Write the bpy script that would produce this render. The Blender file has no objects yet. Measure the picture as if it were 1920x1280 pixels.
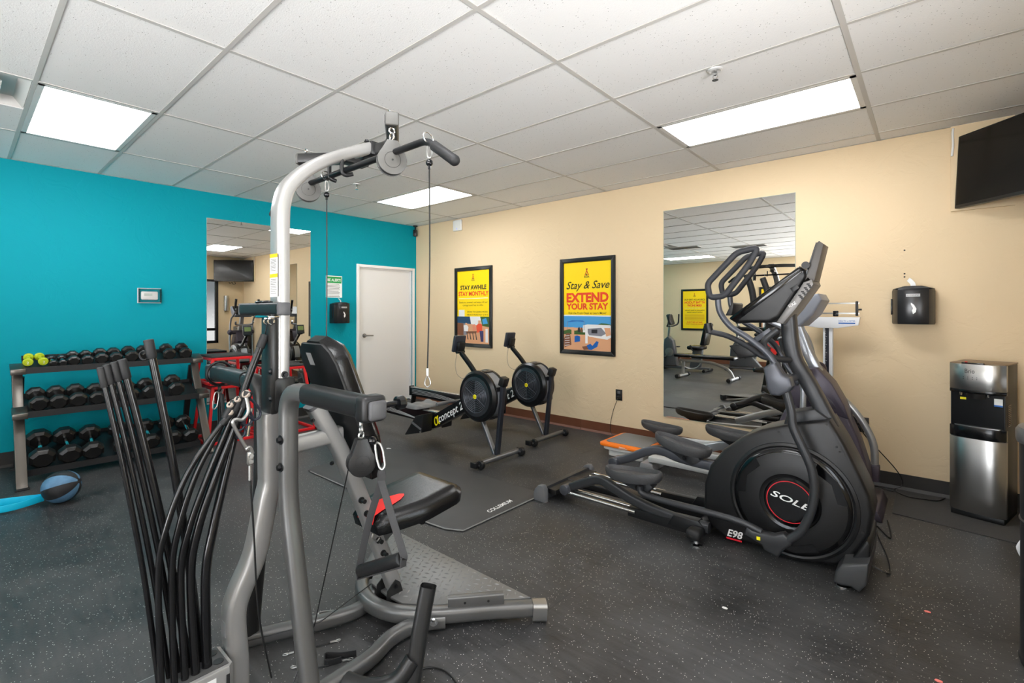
import bpy, bmesh, math, random
from mathutils import Vector, Matrix
random.seed(7)
PI = math.pi
scene = bpy.context.scene
COL = scene.collection
# ------------------------------------------------------------------ camera, world, exposure
F_PX, HORIZON, YAW = 905.67, 585.2, 2.28571907
CAM = Vector((6.165, -4.785, 1.364))
cam_data = bpy.data.cameras.new('camera'); cam = bpy.data.objects.new('camera', cam_data); COL.objects.link(cam)
cam.location = CAM; cam.rotation_euler = (PI/2, 0, YAW-PI/2)
cam_data.sensor_width = 36; cam_data.lens = 36*F_PX/1920; cam_data.shift_y = -(640-HORIZON)/1920
cam_data.clip_start = .02
scene.camera = cam
world = bpy.data.worlds.new('sky'); scene.world = world; world.use_nodes = True
wn = world.node_tree.nodes; wl = world.node_tree.links
# daylight: even bright sky above the horizon, sunlit pale ground below it
tcw = wn.new('ShaderNodeTexCoord'); sep = wn.new('ShaderNodeSeparateXYZ'); wl.new(tcw.outputs['Generated'], sep.inputs['Vector'])
rampw = wn.new('ShaderNodeValToRGB'); rampw.color_ramp.elements[0].position = .49; rampw.color_ramp.elements[0].color = (.98,.985,1.0,1); rampw.color_ramp.elements[1].position = .53; rampw.color_ramp.elements[1].color = (.90,.97,1.06,1)
mrw = wn.new('ShaderNodeMapRange'); mrw.inputs['From Min'].default_value = -1; wl.new(sep.outputs['Z'], mrw.inputs['Value']); wl.new(mrw.outputs['Result'], rampw.inputs['Fac'])
wl.new(rampw.outputs['Color'], wn['Background'].inputs['Color']); 
SKY_L, GROUND_L = 6.0, 21.0      # midday: the sunlit pale ground is brighter than the clear sky above it
mrs = wn.new('ShaderNodeMapRange'); mrs.inputs['From Min'].default_value = -.02; mrs.inputs['From Max'].default_value = .04; mrs.inputs['To Min'].default_value = GROUND_L; mrs.inputs['To Max'].default_value = SKY_L
wl.new(sep.outputs['Z'], mrs.inputs['Value']); wl.new(mrs.outputs['Result'], wn['Background'].inputs['Strength'])
LAMP = 12.5         # radiance of the ceiling light diffusers
vs = scene.view_settings
vs.view_transform = 'Standard'; vs.look = 'None'; vs.gamma = 1; vs.use_curve_mapping = False; vs.exposure = 0.24
scene.cycles.max_bounces = 10; scene.cycles.diffuse_bounces = 5; scene.cycles.glossy_bounces = 5
scene.cycles.caustics_reflective = False; scene.cycles.caustics_refractive = False; scene.cycles.sample_clamp_indirect = 6

# ------------------------------------------------------------------ pixel -> place helpers (1920x1280 frame)
FW = Vector((math.cos(YAW), math.sin(YAW), 0)); RT = Vector((math.sin(YAW), -math.cos(YAW), 0))
def ray(px, py): return FW + RT*((px-960)/F_PX) + Vector((0,0,1))*((HORIZON-py)/F_PX)
def at(px, py, x=None, y=None, z=None):
    d = ray(px, py)
    t = (x-CAM.x)/d.x if x is not None else (y-CAM.y)/d.y if y is not None else (z-CAM.z)/d.z
    return CAM + d*t
def ats(pts, **k): return [at(a, b, **k) for a, b in pts]

# ------------------------------------------------------------------ materials
MATS = {}
def lin(c): return tuple(((v/255)/12.92 if v <= 10 else (((v/255)+.055)/1.055)**2.4) for v in c)
def mat(name, rgb=(128,128,128), rough=.5, metal=0, bump=0, bscale=60, var=0, vscale=8, coat=0, emit=0, spec=.5, trans=0, alpha=1, ior=1.45):
    if name in MATS: return MATS[name]
    m = bpy.data.materials.new(name); m.use_nodes = True; MATS[name] = m
    nt = m.node_tree; n = nt.nodes; b = n['Principled BSDF']
    c = lin(rgb)+(1,)
    b.inputs['Base Color'].default_value = c; b.inputs['Roughness'].default_value = rough; b.inputs['Metallic'].default_value = metal
    b.inputs['Specular IOR Level'].default_value = spec; b.inputs['IOR'].default_value = ior
    b.inputs['Coat Weight'].default_value = coat; b.inputs['Transmission Weight'].default_value = trans; b.inputs['Alpha'].default_value = alpha
    if emit: b.inputs['Emission Color'].default_value = c; b.inputs['Emission Strength'].default_value = emit
    tc = n.new('ShaderNodeTexCoord')
    if var:
        t = n.new('ShaderNodeTexNoise'); t.inputs['Scale'].default_value = vscale; t.inputs['Detail'].default_value = 6
        nt.links.new(tc.outputs['Object'], t.inputs['Vector'])
        h = n.new('ShaderNodeHueSaturation'); h.inputs['Color'].default_value = c
        mr = n.new('ShaderNodeMapRange'); mr.inputs['From Min'].default_value = .3; mr.inputs['From Max'].default_value = .7
        mr.inputs['To Min'].default_value = 1-var; mr.inputs['To Max'].default_value = 1+var
        nt.links.new(t.outputs['Fac'], mr.inputs['Value']); nt.links.new(mr.outputs['Result'], h.inputs['Value']); nt.links.new(h.outputs['Color'], b.inputs['Base Color'])
    if bump:
        t = n.new('ShaderNodeTexNoise'); t.inputs['Scale'].default_value = bscale; t.inputs['Detail'].default_value = 4
        nt.links.new(tc.outputs['Object'], t.inputs['Vector'])
        bp = n.new('ShaderNodeBump'); bp.inputs['Strength'].default_value = bump; bp.inputs['Distance'].default_value = .01
        nt.links.new(t.outputs['Fac'], bp.inputs['Height']); nt.links.new(bp.outputs['Normal'], b.inputs['Normal'])
    return m
def nodes_of(m): return m.node_tree.nodes, m.node_tree.links, m.node_tree.nodes['Principled BSDF']

# ------------------------------------------------------------------ mesh builder
class MB:
    def __init__(s): s.v = []; s.f = []; s.sm = []; s.mi = []; s.m = 0
    def add(s, vs, fs, smooth=True):
        o = len(s.v); s.v += [Vector(p) for p in vs]; s.f += [tuple(i+o for i in f) for f in fs]; s.sm += [smooth]*len(fs); s.mi += [s.m]*len(fs); return s
    def box(s, lo, hi, bev=0):
        x0,y0,z0 = lo; x1,y1,z1 = hi
        if x0 > x1: x0, x1 = x1, x0
        if y0 > y1: y0, y1 = y1, y0
        if z0 > z1: z0, z1 = z1, z0
        if not bev:
            return s.add([(x0,y0,z0),(x1,y0,z0),(x1,y1,z0),(x0,y1,z0),(x0,y0,z1),(x1,y0,z1),(x1,y1,z1),(x0,y1,z1)], [(0,3,2,1),(4,5,6,7),(0,1,5,4),(1,2,6,5),(2,3,7,6),(3,0,4,7)], False)
        c = Vector(((x0+x1)/2,(y0+y1)/2,(z0+z1)/2)); return s.rbox(c, (x1-x0,y1-y0,z1-z0), bev)
    def rbox(s, c, size, bev=.005, rot=None, seg=2):
        bm = bmesh.new(); bmesh.ops.create_cube(bm, size=1)
        bmesh.ops.scale(bm, vec=size, verts=bm.verts)
        if bev: bmesh.ops.bevel(bm, geom=bm.edges[:], offset=min(bev, min(size)*.49), segments=seg, profile=.5, affect='EDGES')
        return s.bm(bm, c, rot, smooth=True)
    def bm(s, bm, c=(0,0,0), rot=None, smooth=True):
        M = Matrix.Translation(Vector(c)) @ (rot.to_4x4() if rot else Matrix.Identity(4))
        bm.verts.index_update(); s.add([M @ v.co for v in bm.verts], [tuple(v.index for v in f.verts) for f in bm.faces], smooth); bm.free(); return s
    def tube(s, pts, r, n=10, caps=True, closed=False, radii=None, bend=0, bn=5):
        pts = [Vector(p) for p in pts]
        if bend: pts = fillet(pts, bend, bn, closed)
        sec = [(math.cos(2*PI*k/n), math.sin(2*PI*k/n)) for k in range(n)]
        return s.sweep(pts, sec, r, caps, closed, radii)
    def sq(s, pts, w, h=None, rr=.3, up=None, caps=True, bend=0, bn=6, closed=False):
        """rounded rectangular tube: w along 'side', h along 'up'"""
        h = h or w; pts = [Vector(p) for p in pts]
        if bend: pts = fillet(pts, bend, bn, closed)
        r = rr*min(w, h); sec = []
        for cx, cy, a0 in ((1,1,0),(-1,1,90),(-1,-1,180),(1,-1,270)):
            for k in range(4):
                a = math.radians(a0+30*k); sec.append((cx*(w/2-r)+r*math.cos(a), cy*(h/2-r)+r*math.sin(a)))
        return s.sweep(pts, sec, 1, caps, closed, None, up)
    def sweep(s, pts, sec, r, caps=True, closed=False, radii=None, up=None):
        n = len(sec); N = len(pts); vs = []; fs = []
        T = []
        for i in range(N):
            a = pts[(i-1) % N] if (i > 0 or closed) else pts[i]; b = pts[(i+1) % N] if (i < N-1 or closed) else pts[i]
            d1 = (pts[i]-a); d2 = (b-pts[i])
            d = (d1.normalized() if d1.length > 1e-9 else Vector()) + (d2.normalized() if d2.length > 1e-9 else Vector())
            T.append(d.normalized() if d.length > 1e-9 else Vector((0,0,1)))
        u0 = Vector(up) if up is not None else (Vector((0,0,1)) if abs(T[0].z) < .95 else Vector((0,1,0)))
        u = (u0 - T[0]*u0.dot(T[0])).normalized()
        for i in range(N):
            if i > 0:
                if up is not None:
                    w_ = Vector(up) - T[i]*Vector(up).dot(T[i])
                    u = w_.normalized() if w_.length > .1 else (u - T[i]*u.dot(T[i])).normalized()
                else: u = (u - T[i]*u.dot(T[i])).normalized()
            side = T[i].cross(u).normalized()
            k = (radii[i] if radii else r)
            sc = 1.0
            if 0 < i < N-1 or closed:
                a = (pts[i]-pts[i-1]).normalized(); cosang = max(.3, a.dot(T[i])); sc = 1/cosang if radii is None and sec and len(sec) == 16 else 1
            vs += [pts[i] + side*(x*k) + u*(y*k*1.0) for x, y in sec]
        for i in range(N-1 if not closed else N):
            j = (i+1) % N
            fs += [(i*n+q, i*n+(q+1) % n, j*n+(q+1) % n, j*n+q) for q in range(n)]
        if caps and not closed:
            fs += [tuple(range(n))[::-1], tuple((N-1)*n+q for q in range(n))]
        return s.add(vs, fs, True)
    def cyl(s, p0, p1, r, r2=None, n=16, bev=0):
        p0, p1 = Vector(p0), Vector(p1); r2 = r if r2 is None else r2
        if bev:
            d = (p1-p0).normalized()
            return s.tube([p0, p0+d*bev*.3, p0+d*bev, p1-d*bev, p1-d*bev*.3, p1], 1, n, radii=[r-bev, r-bev*.3, r, r2, r2-bev*.3, r2-bev])
        return s.tube([p0, p1], 1, n, radii=[r, r2])
    def lathe(s, prof, c=(0,0,0), axis='z', n=32, dirv=None, cap=True):
        """prof: (radius, height) along axis"""
        ax = Vector(dirv).normalized() if dirv is not None else {'x':Vector((1,0,0)),'y':Vector((0,1,0)),'z':Vector((0,0,1))}[axis]
        a = Vector((0,0,1)) if abs(ax.z) < .9 else Vector((1,0,0)); e1 = (a - ax*a.dot(ax)).normalized(); e2 = ax.cross(e1)
        c = Vector(c); vs = []; fs = []
        for r, h in prof:
            vs += [c + ax*h + e1*(r*math.cos(2*PI*k/n)) + e2*(r*math.sin(2*PI*k/n)) for k in range(n)]
        for i in range(len(prof)-1):
            fs += [(i*n+k, i*n+(k+1) % n, (i+1)*n+(k+1) % n, (i+1)*n+k) for k in range(n)]
        if cap:
            fs += [tuple(range(n))[::-1], tuple((len(prof)-1)*n+k for k in range(n))]
        return s.add(vs, fs, True)
    def prism(s, poly, off, bev=0, seg=2):
        """extrude planar polygon (world points) by vector off"""
        poly = [Vector(p) for p in poly]; off = Vector(off); bm = bmesh.new()
        vsx = [bm.verts.new(p) for p in poly]; f = bm.faces.new(vsx)
        g = bmesh.ops.extrude_face_region(bm, geom=[f])
        bmesh.ops.translate(bm, vec=off, verts=[e for e in g['geom'] if isinstance(e, bmesh.types.BMVert)])
        bmesh.ops.recalc_face_normals(bm, faces=bm.faces[:])
        if bev:
            caps_ = [fc for fc in bm.faces if len(fc.verts) == len(poly)]
            ed = set(e for fc in caps_ for e in fc.edges)
            bmesh.ops.bevel(bm, geom=list(ed), offset=bev, segments=seg, profile=.5, affect='EDGES', clamp_overlap=True)
        return s.bm(bm)
    def ell(s, c, r, n=20, m=12, rot=None):
        bm = bmesh.new(); bmesh.ops.create_uvsphere(bm, u_segments=n, v_segments=m, radius=1); bmesh.ops.scale(bm, vec=r, verts=bm.verts); return s.bm(bm, c, rot)
    def torus(s, c, R, r, axis=(0,0,1), n=24, m=8, sx=1, e1=None):
        ax = Vector(axis).normalized(); a = Vector(e1) if e1 else (Vector((0,0,1)) if abs(ax.z) < .9 else Vector((1,0,0)))
        u = (a-ax*a.dot(ax)).normalized(); w = ax.cross(u); c = Vector(c)
        return s.tube([c+u*(R*sx*math.cos(2*PI*k/n))+w*(R*math.sin(2*PI*k/n)) for k in range(n)], r, m, closed=True)
    def xform(s, M): s.v = [M @ p for p in s.v]; return s
def fillet(pts, rad, n=5, closed=False):
    out = []; N = len(pts)
    for i, p in enumerate(pts):
        if not closed and (i == 0 or i == N-1): out.append(p); continue
        a = pts[(i-1) % N]; b = pts[(i+1) % N]; d1 = (a-p); d2 = (b-p); r = min(rad, d1.length*.49, d2.length*.49)
        A = p + d1.normalized()*r; B = p + d2.normalized()*r
        for k in range(n+1):
            t = k/n; out.append(A*(1-t)**2 + p*2*t*(1-t) + B*t*t)
    return out
def bez(pts, n=8):
    """Catmull-Rom through points"""
    P = [Vector(p) for p in pts]; out = []
    for i in range(len(P)-1):
        p0 = P[max(i-1,0)]; p1 = P[i]; p2 = P[i+1]; p3 = P[min(i+2,len(P)-1)]
        for k in range(n):
            t = k/n; out.append(.5*((2*p1)+(p2-p0)*t+(2*p0-5*p1+4*p2-p3)*t*t+(3*p1-p0-3*p2+p3)*t**3))
    out.append(P[-1]); return out
def tag(o, label=None, cat=None, group=None, kind=None):
    if label: o['label'] = label
    if cat: o['category'] = cat
    if group: o['group'] = group
    if kind: o['kind'] = kind
    return o
def thing(name, loc, label, cat, group=None, rz=0):
    o = bpy.data.objects.new(name, None); COL.objects.link(o); o.location = loc; o.rotation_euler = (0,0,rz); o.empty_display_size = .1
    return tag(o, label, cat, group)
def org(parent):
    v = Vector((0,0,0))
    while parent is not None: v = v + parent.location; parent = parent.parent
    return v
def obj(name, mb, m, parent=None, local=False, at_=None, sharp=35):
    """links the builder as one mesh; vertices in world space unless local"""
    me = bpy.data.meshes.new(name)
    o = bpy.data.objects.new(name, me); COL.objects.link(o)
    base = Vector((0,0,0))
    if parent is not None:
        o.parent = parent
        if not local: base = org(parent)
    elif at_ is not None: base = Vector(at_); o.location = at_
    me.from_pydata([tuple(p-base) for p in mb.v], [], mb.f)
    for p, sm, mi in zip(me.polygons, mb.sm, mb.mi): p.use_smooth = sm; p.material_index = mi
    for q in (m if isinstance(m, (list, tuple)) else [m]): me.materials.append(q)
    bm = bmesh.new(); bm.from_mesh(me); bmesh.ops.recalc_face_normals(bm, faces=bm.faces[:]); bm.to_mesh(me); bm.free()
    me.update(); me.set_sharp_from_angle(angle=math.radians(sharp))
    return o
def dup(src, parent=None, **kw):
    c = src.copy(); COL.objects.link(c); c.parent = parent
    for ch in [x for x in src.children]: dup(ch, c)
    for k, v in kw.items(): c[k] = v
    return c
def text(body, origin, xdir, ydir, size, m, parent, name='lettering', align='CENTER', bold=0, shear=0, depth=.0006, xscale=1, spacing=1, local=False, fit=None):
    cu = bpy.data.curves.new('t', 'FONT'); cu.body = body; cu.size = 1; cu.align_x = align; cu.offset = bold; cu.shear = shear; cu.space_character = spacing; cu.resolution_u = 3
    cu.space_line = .95
    to = bpy.data.objects.new('t', cu); COL.objects.link(to); bpy.context.view_layer.update()
    me = bpy.data.meshes.new_from_object(to.evaluated_get(bpy.context.evaluated_depsgraph_get()))
    bpy.data.objects.remove(to); bpy.data.curves.remove(cu)
    X = Vector(xdir).normalized(); Y = Vector(ydir).normalized(); Z = X.cross(Y); O = Vector(origin)
    xs = [v.co.x for v in me.vertices]
    if fit and xs: xscale = fit/((max(xs)-min(xs))*size)
    mb = MB(); mb.add([O + X*(v.co.x*size*xscale) + Y*(v.co.y*size) + Z*depth for v in me.vertices], [tuple(p.vertices) for p in me.polygons], False)
    bpy.data.meshes.remove(me)
    return obj(name, mb, m, parent, local=local)
def quad(mb, a, b, c, d): return mb.add([a,b,c,d], [(0,1,2,3)], False)
def shift(v, **k): return Vector((v[0]+k.get('x',0), v[1]+k.get('y',0), v[2]+k.get('z',0)))
V = Vector
# common materials
BLACKP = mat('black_plastic', (20,20,21), .42, bump=.05, bscale=400)
BLACKG = mat('black_gloss', (16,17,19), .2)
BLACKM = mat('black_metal', (21,21,23), .35, .3)
GREYM = mat('grey_steel_paint', (100,100,99), .36, .55)
SILVER = mat('silver_paint', (160,159,157), .32, .5)
CHROME = mat('chrome', (215,215,215), .14, 1)
STEEL = mat('zinc_steel', (170,170,168), .32, .9)
RUBBER = mat('black_rubber', (19,19,20), .6, bump=.08, bscale=300)
WHITE = mat('white_plastic', (232,231,228), .4)
WHITEP = mat('white_print', (236,236,234), .5)
REDP = mat('red_print', (196,34,40), .45)
GREYP = mat('grey_plastic', (96,97,99), .45)
BLKINK = mat('black_print', (16,15,15), .5)
# ------------------------------------------------------------------ the room
RX, RY, RZ = 7.0, -8.55, 2.718
def wall_mat(name, rgb, var=.03):
    m = mat(name, rgb, .6, spec=.15); n, l, b = nodes_of(m)
    tc = n.new('ShaderNodeTexCoord'); t = n.new('ShaderNodeTexNoise'); t.inputs['Scale'].default_value = 3.2; t.inputs['Detail'].default_value = 5; t.inputs['Roughness'].default_value = .62; t.inputs['Distortion'].default_value = 1.1
    l.new(tc.outputs['Object'], t.inputs['Vector'])
    r = n.new('ShaderNodeValToRGB'); r.color_ramp.elements[0].position = .47; r.color_ramp.elements[1].position = .53
    l.new(t.outputs['Fac'], r.inputs['Fac'])
    t2 = n.new('ShaderNodeTexNoise'); t2.inputs['Scale'].default_value = 26; t2.inputs['Detail'].default_value = 5; l.new(tc.outputs['Object'], t2.inputs['Vector'])
    ad = n.new('ShaderNodeMath'); ad.operation = 'MULTIPLY_ADD'; ad.inputs[1].default_value = .45; l.new(t2.outputs['Fac'], ad.inputs[0]); l.new(r.outputs['Color'], ad.inputs[2])
    bp = n.new('ShaderNodeBump'); bp.inputs['Strength'].default_value = .16; bp.inputs['Distance'].default_value = .006
    l.new(ad.outputs[0], bp.inputs['Height']); l.new(bp.outputs['Normal'], b.inputs['Normal'])
    return m
TEAL = wall_mat('teal_wall_paint', (0,144,158)); BEIGE = wall_mat('beige_wall_paint', (221,199,164))
# floor: rubber roll with pale flecks, scuffs and roll seams
FLOOR = mat('flecked_rubber_floor', (58,58,59), .42, spec=.45); n, l, b = nodes_of(FLOOR)
tc = n.new('ShaderNodeTexCoord')
vo = n.new('ShaderNodeTexVoronoi'); vo.inputs['Scale'].default_value = 125; l.new(tc.outputs['Object'], vo.inputs['Vector'])
wn_ = n.new('ShaderNodeTexWhiteNoise'); l.new(vo.outputs['Position'], wn_.inputs['Vector'])
gt = n.new('ShaderNodeMath'); gt.operation = 'GREATER_THAN'; gt.inputs[1].default_value = .80; l.new(wn_.outputs['Value'], gt.inputs[0])
lt = n.new('ShaderNodeMath'); lt.operation = 'LESS_THAN'; lt.inputs[1].default_value = .21; l.new(vo.outputs['Distance'], lt.inputs[0])
fk = n.new('ShaderNodeMath'); fk.operation = 'MULTIPLY'; l.new(gt.outputs[0], fk.inputs[0]); l.new(lt.outputs[0], fk.inputs[1])
ns = n.new('ShaderNodeTexNoise'); ns.inputs['Scale'].default_value = 1.7; ns.inputs['Detail'].default_value = 8; ns.inputs['Roughness'].default_value = .62; l.new(tc.outputs['Object'], ns.inputs['Vector'])
mp = n.new('ShaderNodeMapping'); mp.inputs['Scale'].default_value = (1.2, 9, 1); mp.inputs['Rotation'].default_value = (0,0,.6); l.new(tc.outputs['Object'], mp.inputs['Vector'])
sc_ = n.new('ShaderNodeTexNoise'); sc_.inputs['Scale'].default_value = 5; sc_.inputs['Detail'].default_value = 8; l.new(mp.outputs['Vector'], sc_.inputs['Vector'])
mixn = n.new('ShaderNodeMath'); mixn.operation = 'MULTIPLY_ADD'; mixn.inputs[1].default_value = .5; l.new(sc_.outputs['Fac'], mixn.inputs[0]); l.new(ns.outputs['Fac'], mixn.inputs[2])
r = n.new('ShaderNodeValToRGB'); r.color_ramp.elements[0].position = .52; r.color_ramp.elements[0].color = lin((30,30,31))+(1,); r.color_ramp.elements[1].position = 1.0; r.color_ramp.elements[1].color = lin((72,72,72))+(1,)
l.new(mixn.outputs[0], r.inputs['Fac'])
mx = n.new('ShaderNodeMixRGB'); mx.inputs['Color2'].default_value = lin((200,198,192))+(1,); l.new(fk.outputs[0], mx.inputs['Fac']); l.new(r.outputs['Color'], mx.inputs['Color1']); l.new(mx.outputs['Color'], b.inputs['Base Color'])
rr = n.new('ShaderNodeMapRange'); rr.inputs['From Min'].default_value = .5; rr.inputs['From Max'].default_value = 1.0; rr.inputs['To Min'].default_value = .36; rr.inputs['To Max'].default_value = .56; l.new(mixn.outputs[0], rr.inputs['Value']); l.new(rr.outputs['Result'], b.inputs['Roughness'])
fb = n.new('ShaderNodeTexNoise'); fb.inputs['Scale'].default_value = 90; fb.inputs['Detail'].default_value = 4; l.new(tc.outputs['Object'], fb.inputs['Vector'])
bp = n.new('ShaderNodeBump'); bp.inputs['Strength'].default_value = .12; bp.inputs['Distance'].default_value = .006; l.new(fb.outputs['Fac'], bp.inputs['Height']); l.new(bp.outputs['Normal'], b.inputs['Normal'])
fl = tag(obj('floor', MB().box((0,RY,-.12),(RX,0,-.004)), mat('floor_substrate', (44,44,44), .7)), 'dark grey rubber gym floor with pale flecks', kind='structure')
sx = [0, 1.18, 2.40, 3.62, 4.84, 6.06, RX]            # rubber rolls laid side by side, seams run along y
yb = [RY, -6.1, -1.905, 0]
for i in range(len(sx)-1):
    for j in range(len(yb)-1):
        obj('rubber_roll', MB().box((sx[i]+.0004, yb[j]+.0004, -.004), (sx[i+1]-.0004, yb[j+1]-.0004, 0)), FLOOR, fl)
# walls
T = .14
wb = MB().box((-.0,0,0),(RX+T,T,RZ+.1)); tag(obj('wall_back', wb, BEIGE), 'beige textured wall with mirror and posters', kind='structure')
DY0, DY1, DZ = -1.012, -.079, 2.012          # clear opening of the door frame
wl_ = MB().box((-T,RY,0),(0,DY0-.0,RZ+.1)).box((-T,DY1,0),(0,T,RZ+.1)).box((-T,DY0,DZ),(0,DY1,RZ+.1))
tag(obj('wall_left', wl_, TEAL), 'teal painted wall behind the dumbbell rack', kind='structure')
SFX0, SFX1, SFZ0, SFZ1 = 3.75, 5.95, .12, 2.45       # unseen storefront glazing, added to the front wall for even fill light
tag(obj('wall_front', MB().box((-T,RY-T,0),(SFX0,RY,RZ+.1)).box((SFX1,RY-T,0),(RX+T,RY,RZ+.1)).box((SFX0,RY-T,0),(SFX1,RY,SFZ0)).box((SFX0,RY-T,SFZ1),(SFX1,RY,RZ+.1)), BEIGE), 'beige wall with posters seen in the mirror', kind='structure')
WIN = [(-1.1,-.58), (-4.1,-2.9), (-8.2,-5.4)]; WZ0, WZ1 = .62, 2.16
we = MB(); ys = [RY] + [v for w in sorted(WIN) for v in w] + [0]
for k in range(0, len(ys), 2): we.box((RX,ys[k],0),(RX+T,ys[k+1],RZ+.1))
for y0, y1 in WIN: we.box((RX,y0,0),(RX+T,y1,WZ0)).box((RX,y0,WZ1),(RX+T,y1,RZ+.1))
tag(obj('wall_right', we, BEIGE), 'beige window wall seen in the mirror', kind='structure')
FRAMEK = mat('dark_window_frame', (24,24,26), .4)
GLASS = bpy.data.materials.new('window_glass'); GLASS.use_nodes = True
n = GLASS.node_tree.nodes; l = GLASS.node_tree.links; n.remove(n['Principled BSDF']); tb = n.new('ShaderNodeBsdfTransparent'); gb = n.new('ShaderNodeBsdfGlossy'); gb.inputs['Roughness'].default_value = 0; ms = n.new('ShaderNodeMixShader'); ms.inputs['Fac'].default_value = .05
l.new(tb.outputs[0], ms.inputs[1]); l.new(gb.outputs[0], ms.inputs[2]); l.new(ms.outputs[0], n['Material Output'].inputs['Surface'])
TINT = GLASS.copy(); TINT.name = 'dimming_glass'; [setattr(q.inputs['Color'], 'default_value', (.2,.2,.2,1)) for q in TINT.node_tree.nodes if q.type == 'BSDF_TRANSPARENT']  # darkened pane, added to cut the daylight the first window throws on the wall
for k, (y0, y1) in enumerate(WIN):
    w = bpy.data.objects.new('window_%d' % (k+1), None); COL.objects.link(w); w.location = (RX+.06, y0, WZ0); tag(w, 'dark framed window with a low transom bar', kind='structure')
    f = .055
    for lo, hi in (((RX-.01,y0,WZ0),(RX+.08,y1,WZ0+f)), ((RX-.01,y0,WZ1-f),(RX+.08,y1,WZ1)), ((RX-.01,y0,WZ0),(RX+.08,y0+f,WZ1)), ((RX-.01,y1-f,WZ0),(RX+.08,y1,WZ1)), ((RX,y0+f,.92),(RX+.07,y1-f,.98))):
        obj('frame_bar', MB().box(lo, hi), FRAMEK, w)
    G_ = TINT if k == 0 else GLASS; obj('pane', MB().box((RX+.03,y0+f,.98),(RX+.036,y1-f,WZ1-f)), G_, w); obj('pane', MB().box((RX+.03,y0+f,WZ0+f),(RX+.036,y1-f,.92)), G_, w)
w = bpy.data.objects.new('window_4', None); COL.objects.link(w); w.location = (SFX0, RY-.06, SFZ0); tag(w, 'dark framed storefront glazing added unseen behind the camera for fill light', kind='structure'); f = .055
for lo, hi in (((SFX0,RY-.08,SFZ0),(SFX1,RY+.01,SFZ0+f)),((SFX0,RY-.08,SFZ1-f),(SFX1,RY+.01,SFZ1)),((SFX0,RY-.08,SFZ0),(SFX0+f,RY+.01,SFZ1)),((SFX1-f,RY-.08,SFZ0),(SFX1,RY+.01,SFZ1)),((4.83,RY-.07,SFZ0+f),(4.88,RY,SFZ1-f))):
    obj('frame_bar', MB().box(lo, hi), FRAMEK, w)
for x0, x1 in ((SFX0+f,4.83),(4.88,SFX1-f)): obj('pane', MB().box((x0,RY-.036,SFZ0+f),(x1,RY-.03,SFZ1-f)), GLASS, w)
pd = bpy.data.lights.new('window_portal', 'AREA'); pd.shape = 'RECTANGLE'; pd.size = SFX1-SFX0; pd.size_y = SFZ1-SFZ0; pd.cycles.is_portal = True
po = bpy.data.objects.new('window_portal', pd); COL.objects.link(po); po.location = ((SFX0+SFX1)/2, RY-T, (SFZ0+SFZ1)/2); po.rotation_euler = (PI/2, 0, PI)
for y0, y1 in WIN:                                    # portals guide the sampling of the daylight; they give off no light of their own
    pd = bpy.data.lights.new('window_portal', 'AREA'); pd.shape = 'RECTANGLE'; pd.size = WZ1-WZ0; pd.size_y = y1-y0; pd.cycles.is_portal = True
    po = bpy.data.objects.new('window_portal', pd); COL.objects.link(po); po.location = (RX+T, (y0+y1)/2, (WZ0+WZ1)/2); po.rotation_euler = (0, PI/2, 0)
# outside the windows
LEAF = mat('tree_leaves', (96,128,62), .7); BARK = mat('tree_bark', (92,74,58), .9)
for tx, ty, th in ((13.5,-1.2,3.3), (15.5,-5.5,3.8), (14.5,3.2,3.4)):
    tr = thing('desert_tree', (tx,ty,-.2), ['bushy green tree outside the window nearest the television','bushy green tree outside the middle of the window wall','bushy green tree outside beyond the beige wall corner'][[13.5,15.5,14.5].index(tx)], 'tree', 'trees outside')
    obj('trunk', MB().tube(bez([(tx,ty,-.2),(tx+.1,ty,.8),(tx-.1,ty+.1,1.8)]), .09, 8), BARK, tr)
    lf = MB()
    for k in range(420):
        a = random.uniform(0,2*PI); u = random.uniform(-1,1); q = random.uniform(.5,1)**.5
        p = V((tx+1.2*q*math.cos(a)*math.sqrt(1-u*u), ty+1.2*q*math.sin(a)*math.sqrt(1-u*u), 2.0+1.1*q*u)); d1 = V((random.gauss(0,1),random.gauss(0,1),random.gauss(0,1))).normalized()*.16; d2 = d1.cross(V((random.gauss(0,1),random.gauss(0,1),1))).normalized()*.11
        quad(lf, p-d1, p+d2, p+d1, p-d2)
    tag(obj('foliage', lf, LEAF, tr), kind='stuff')
# baseboards
BBRN = mat('brown_vinyl_baseboard', (104,62,42), .45, var=.06); BBLK = mat('black_vinyl_baseboard', (44,43,42), .45)
bb = bpy.data.objects.new('baseboard_back', None); COL.objects.link(bb); tag(bb, 'brown then black vinyl baseboard along the beige wall', kind='structure')
for x0, x1, m in ((0,1.42,BBRN),(1.422,3.076,BBRN),(3.08,5.15,BBRN),(5.15,RX,BBLK)):
    obj('baseboard_segment', MB().prism([(x0,0,.0),(x0,-.022,0),(x0,-.012,.014),(x0,-.006,.022),(x0,-.006,.118),(x0,0,.118)],(x1-x0,0,0)), m, bb)
tag(obj('baseboard_left', MB().prism([(0,-1.056,0),(.022,-1.056,0),(.006,-1.056,.02),(.006,-1.056,.13),(0,-1.056,.13)],(0,RY+1.056,0)), BBLK), 'black vinyl baseboard along the teal wall', kind='structure')
tag(obj('baseboard_front', MB().box((0,RY,0),(SFX0,RY+.008,.118)), BBRN), 'brown vinyl baseboard along the far beige wall', kind='structure')
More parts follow.
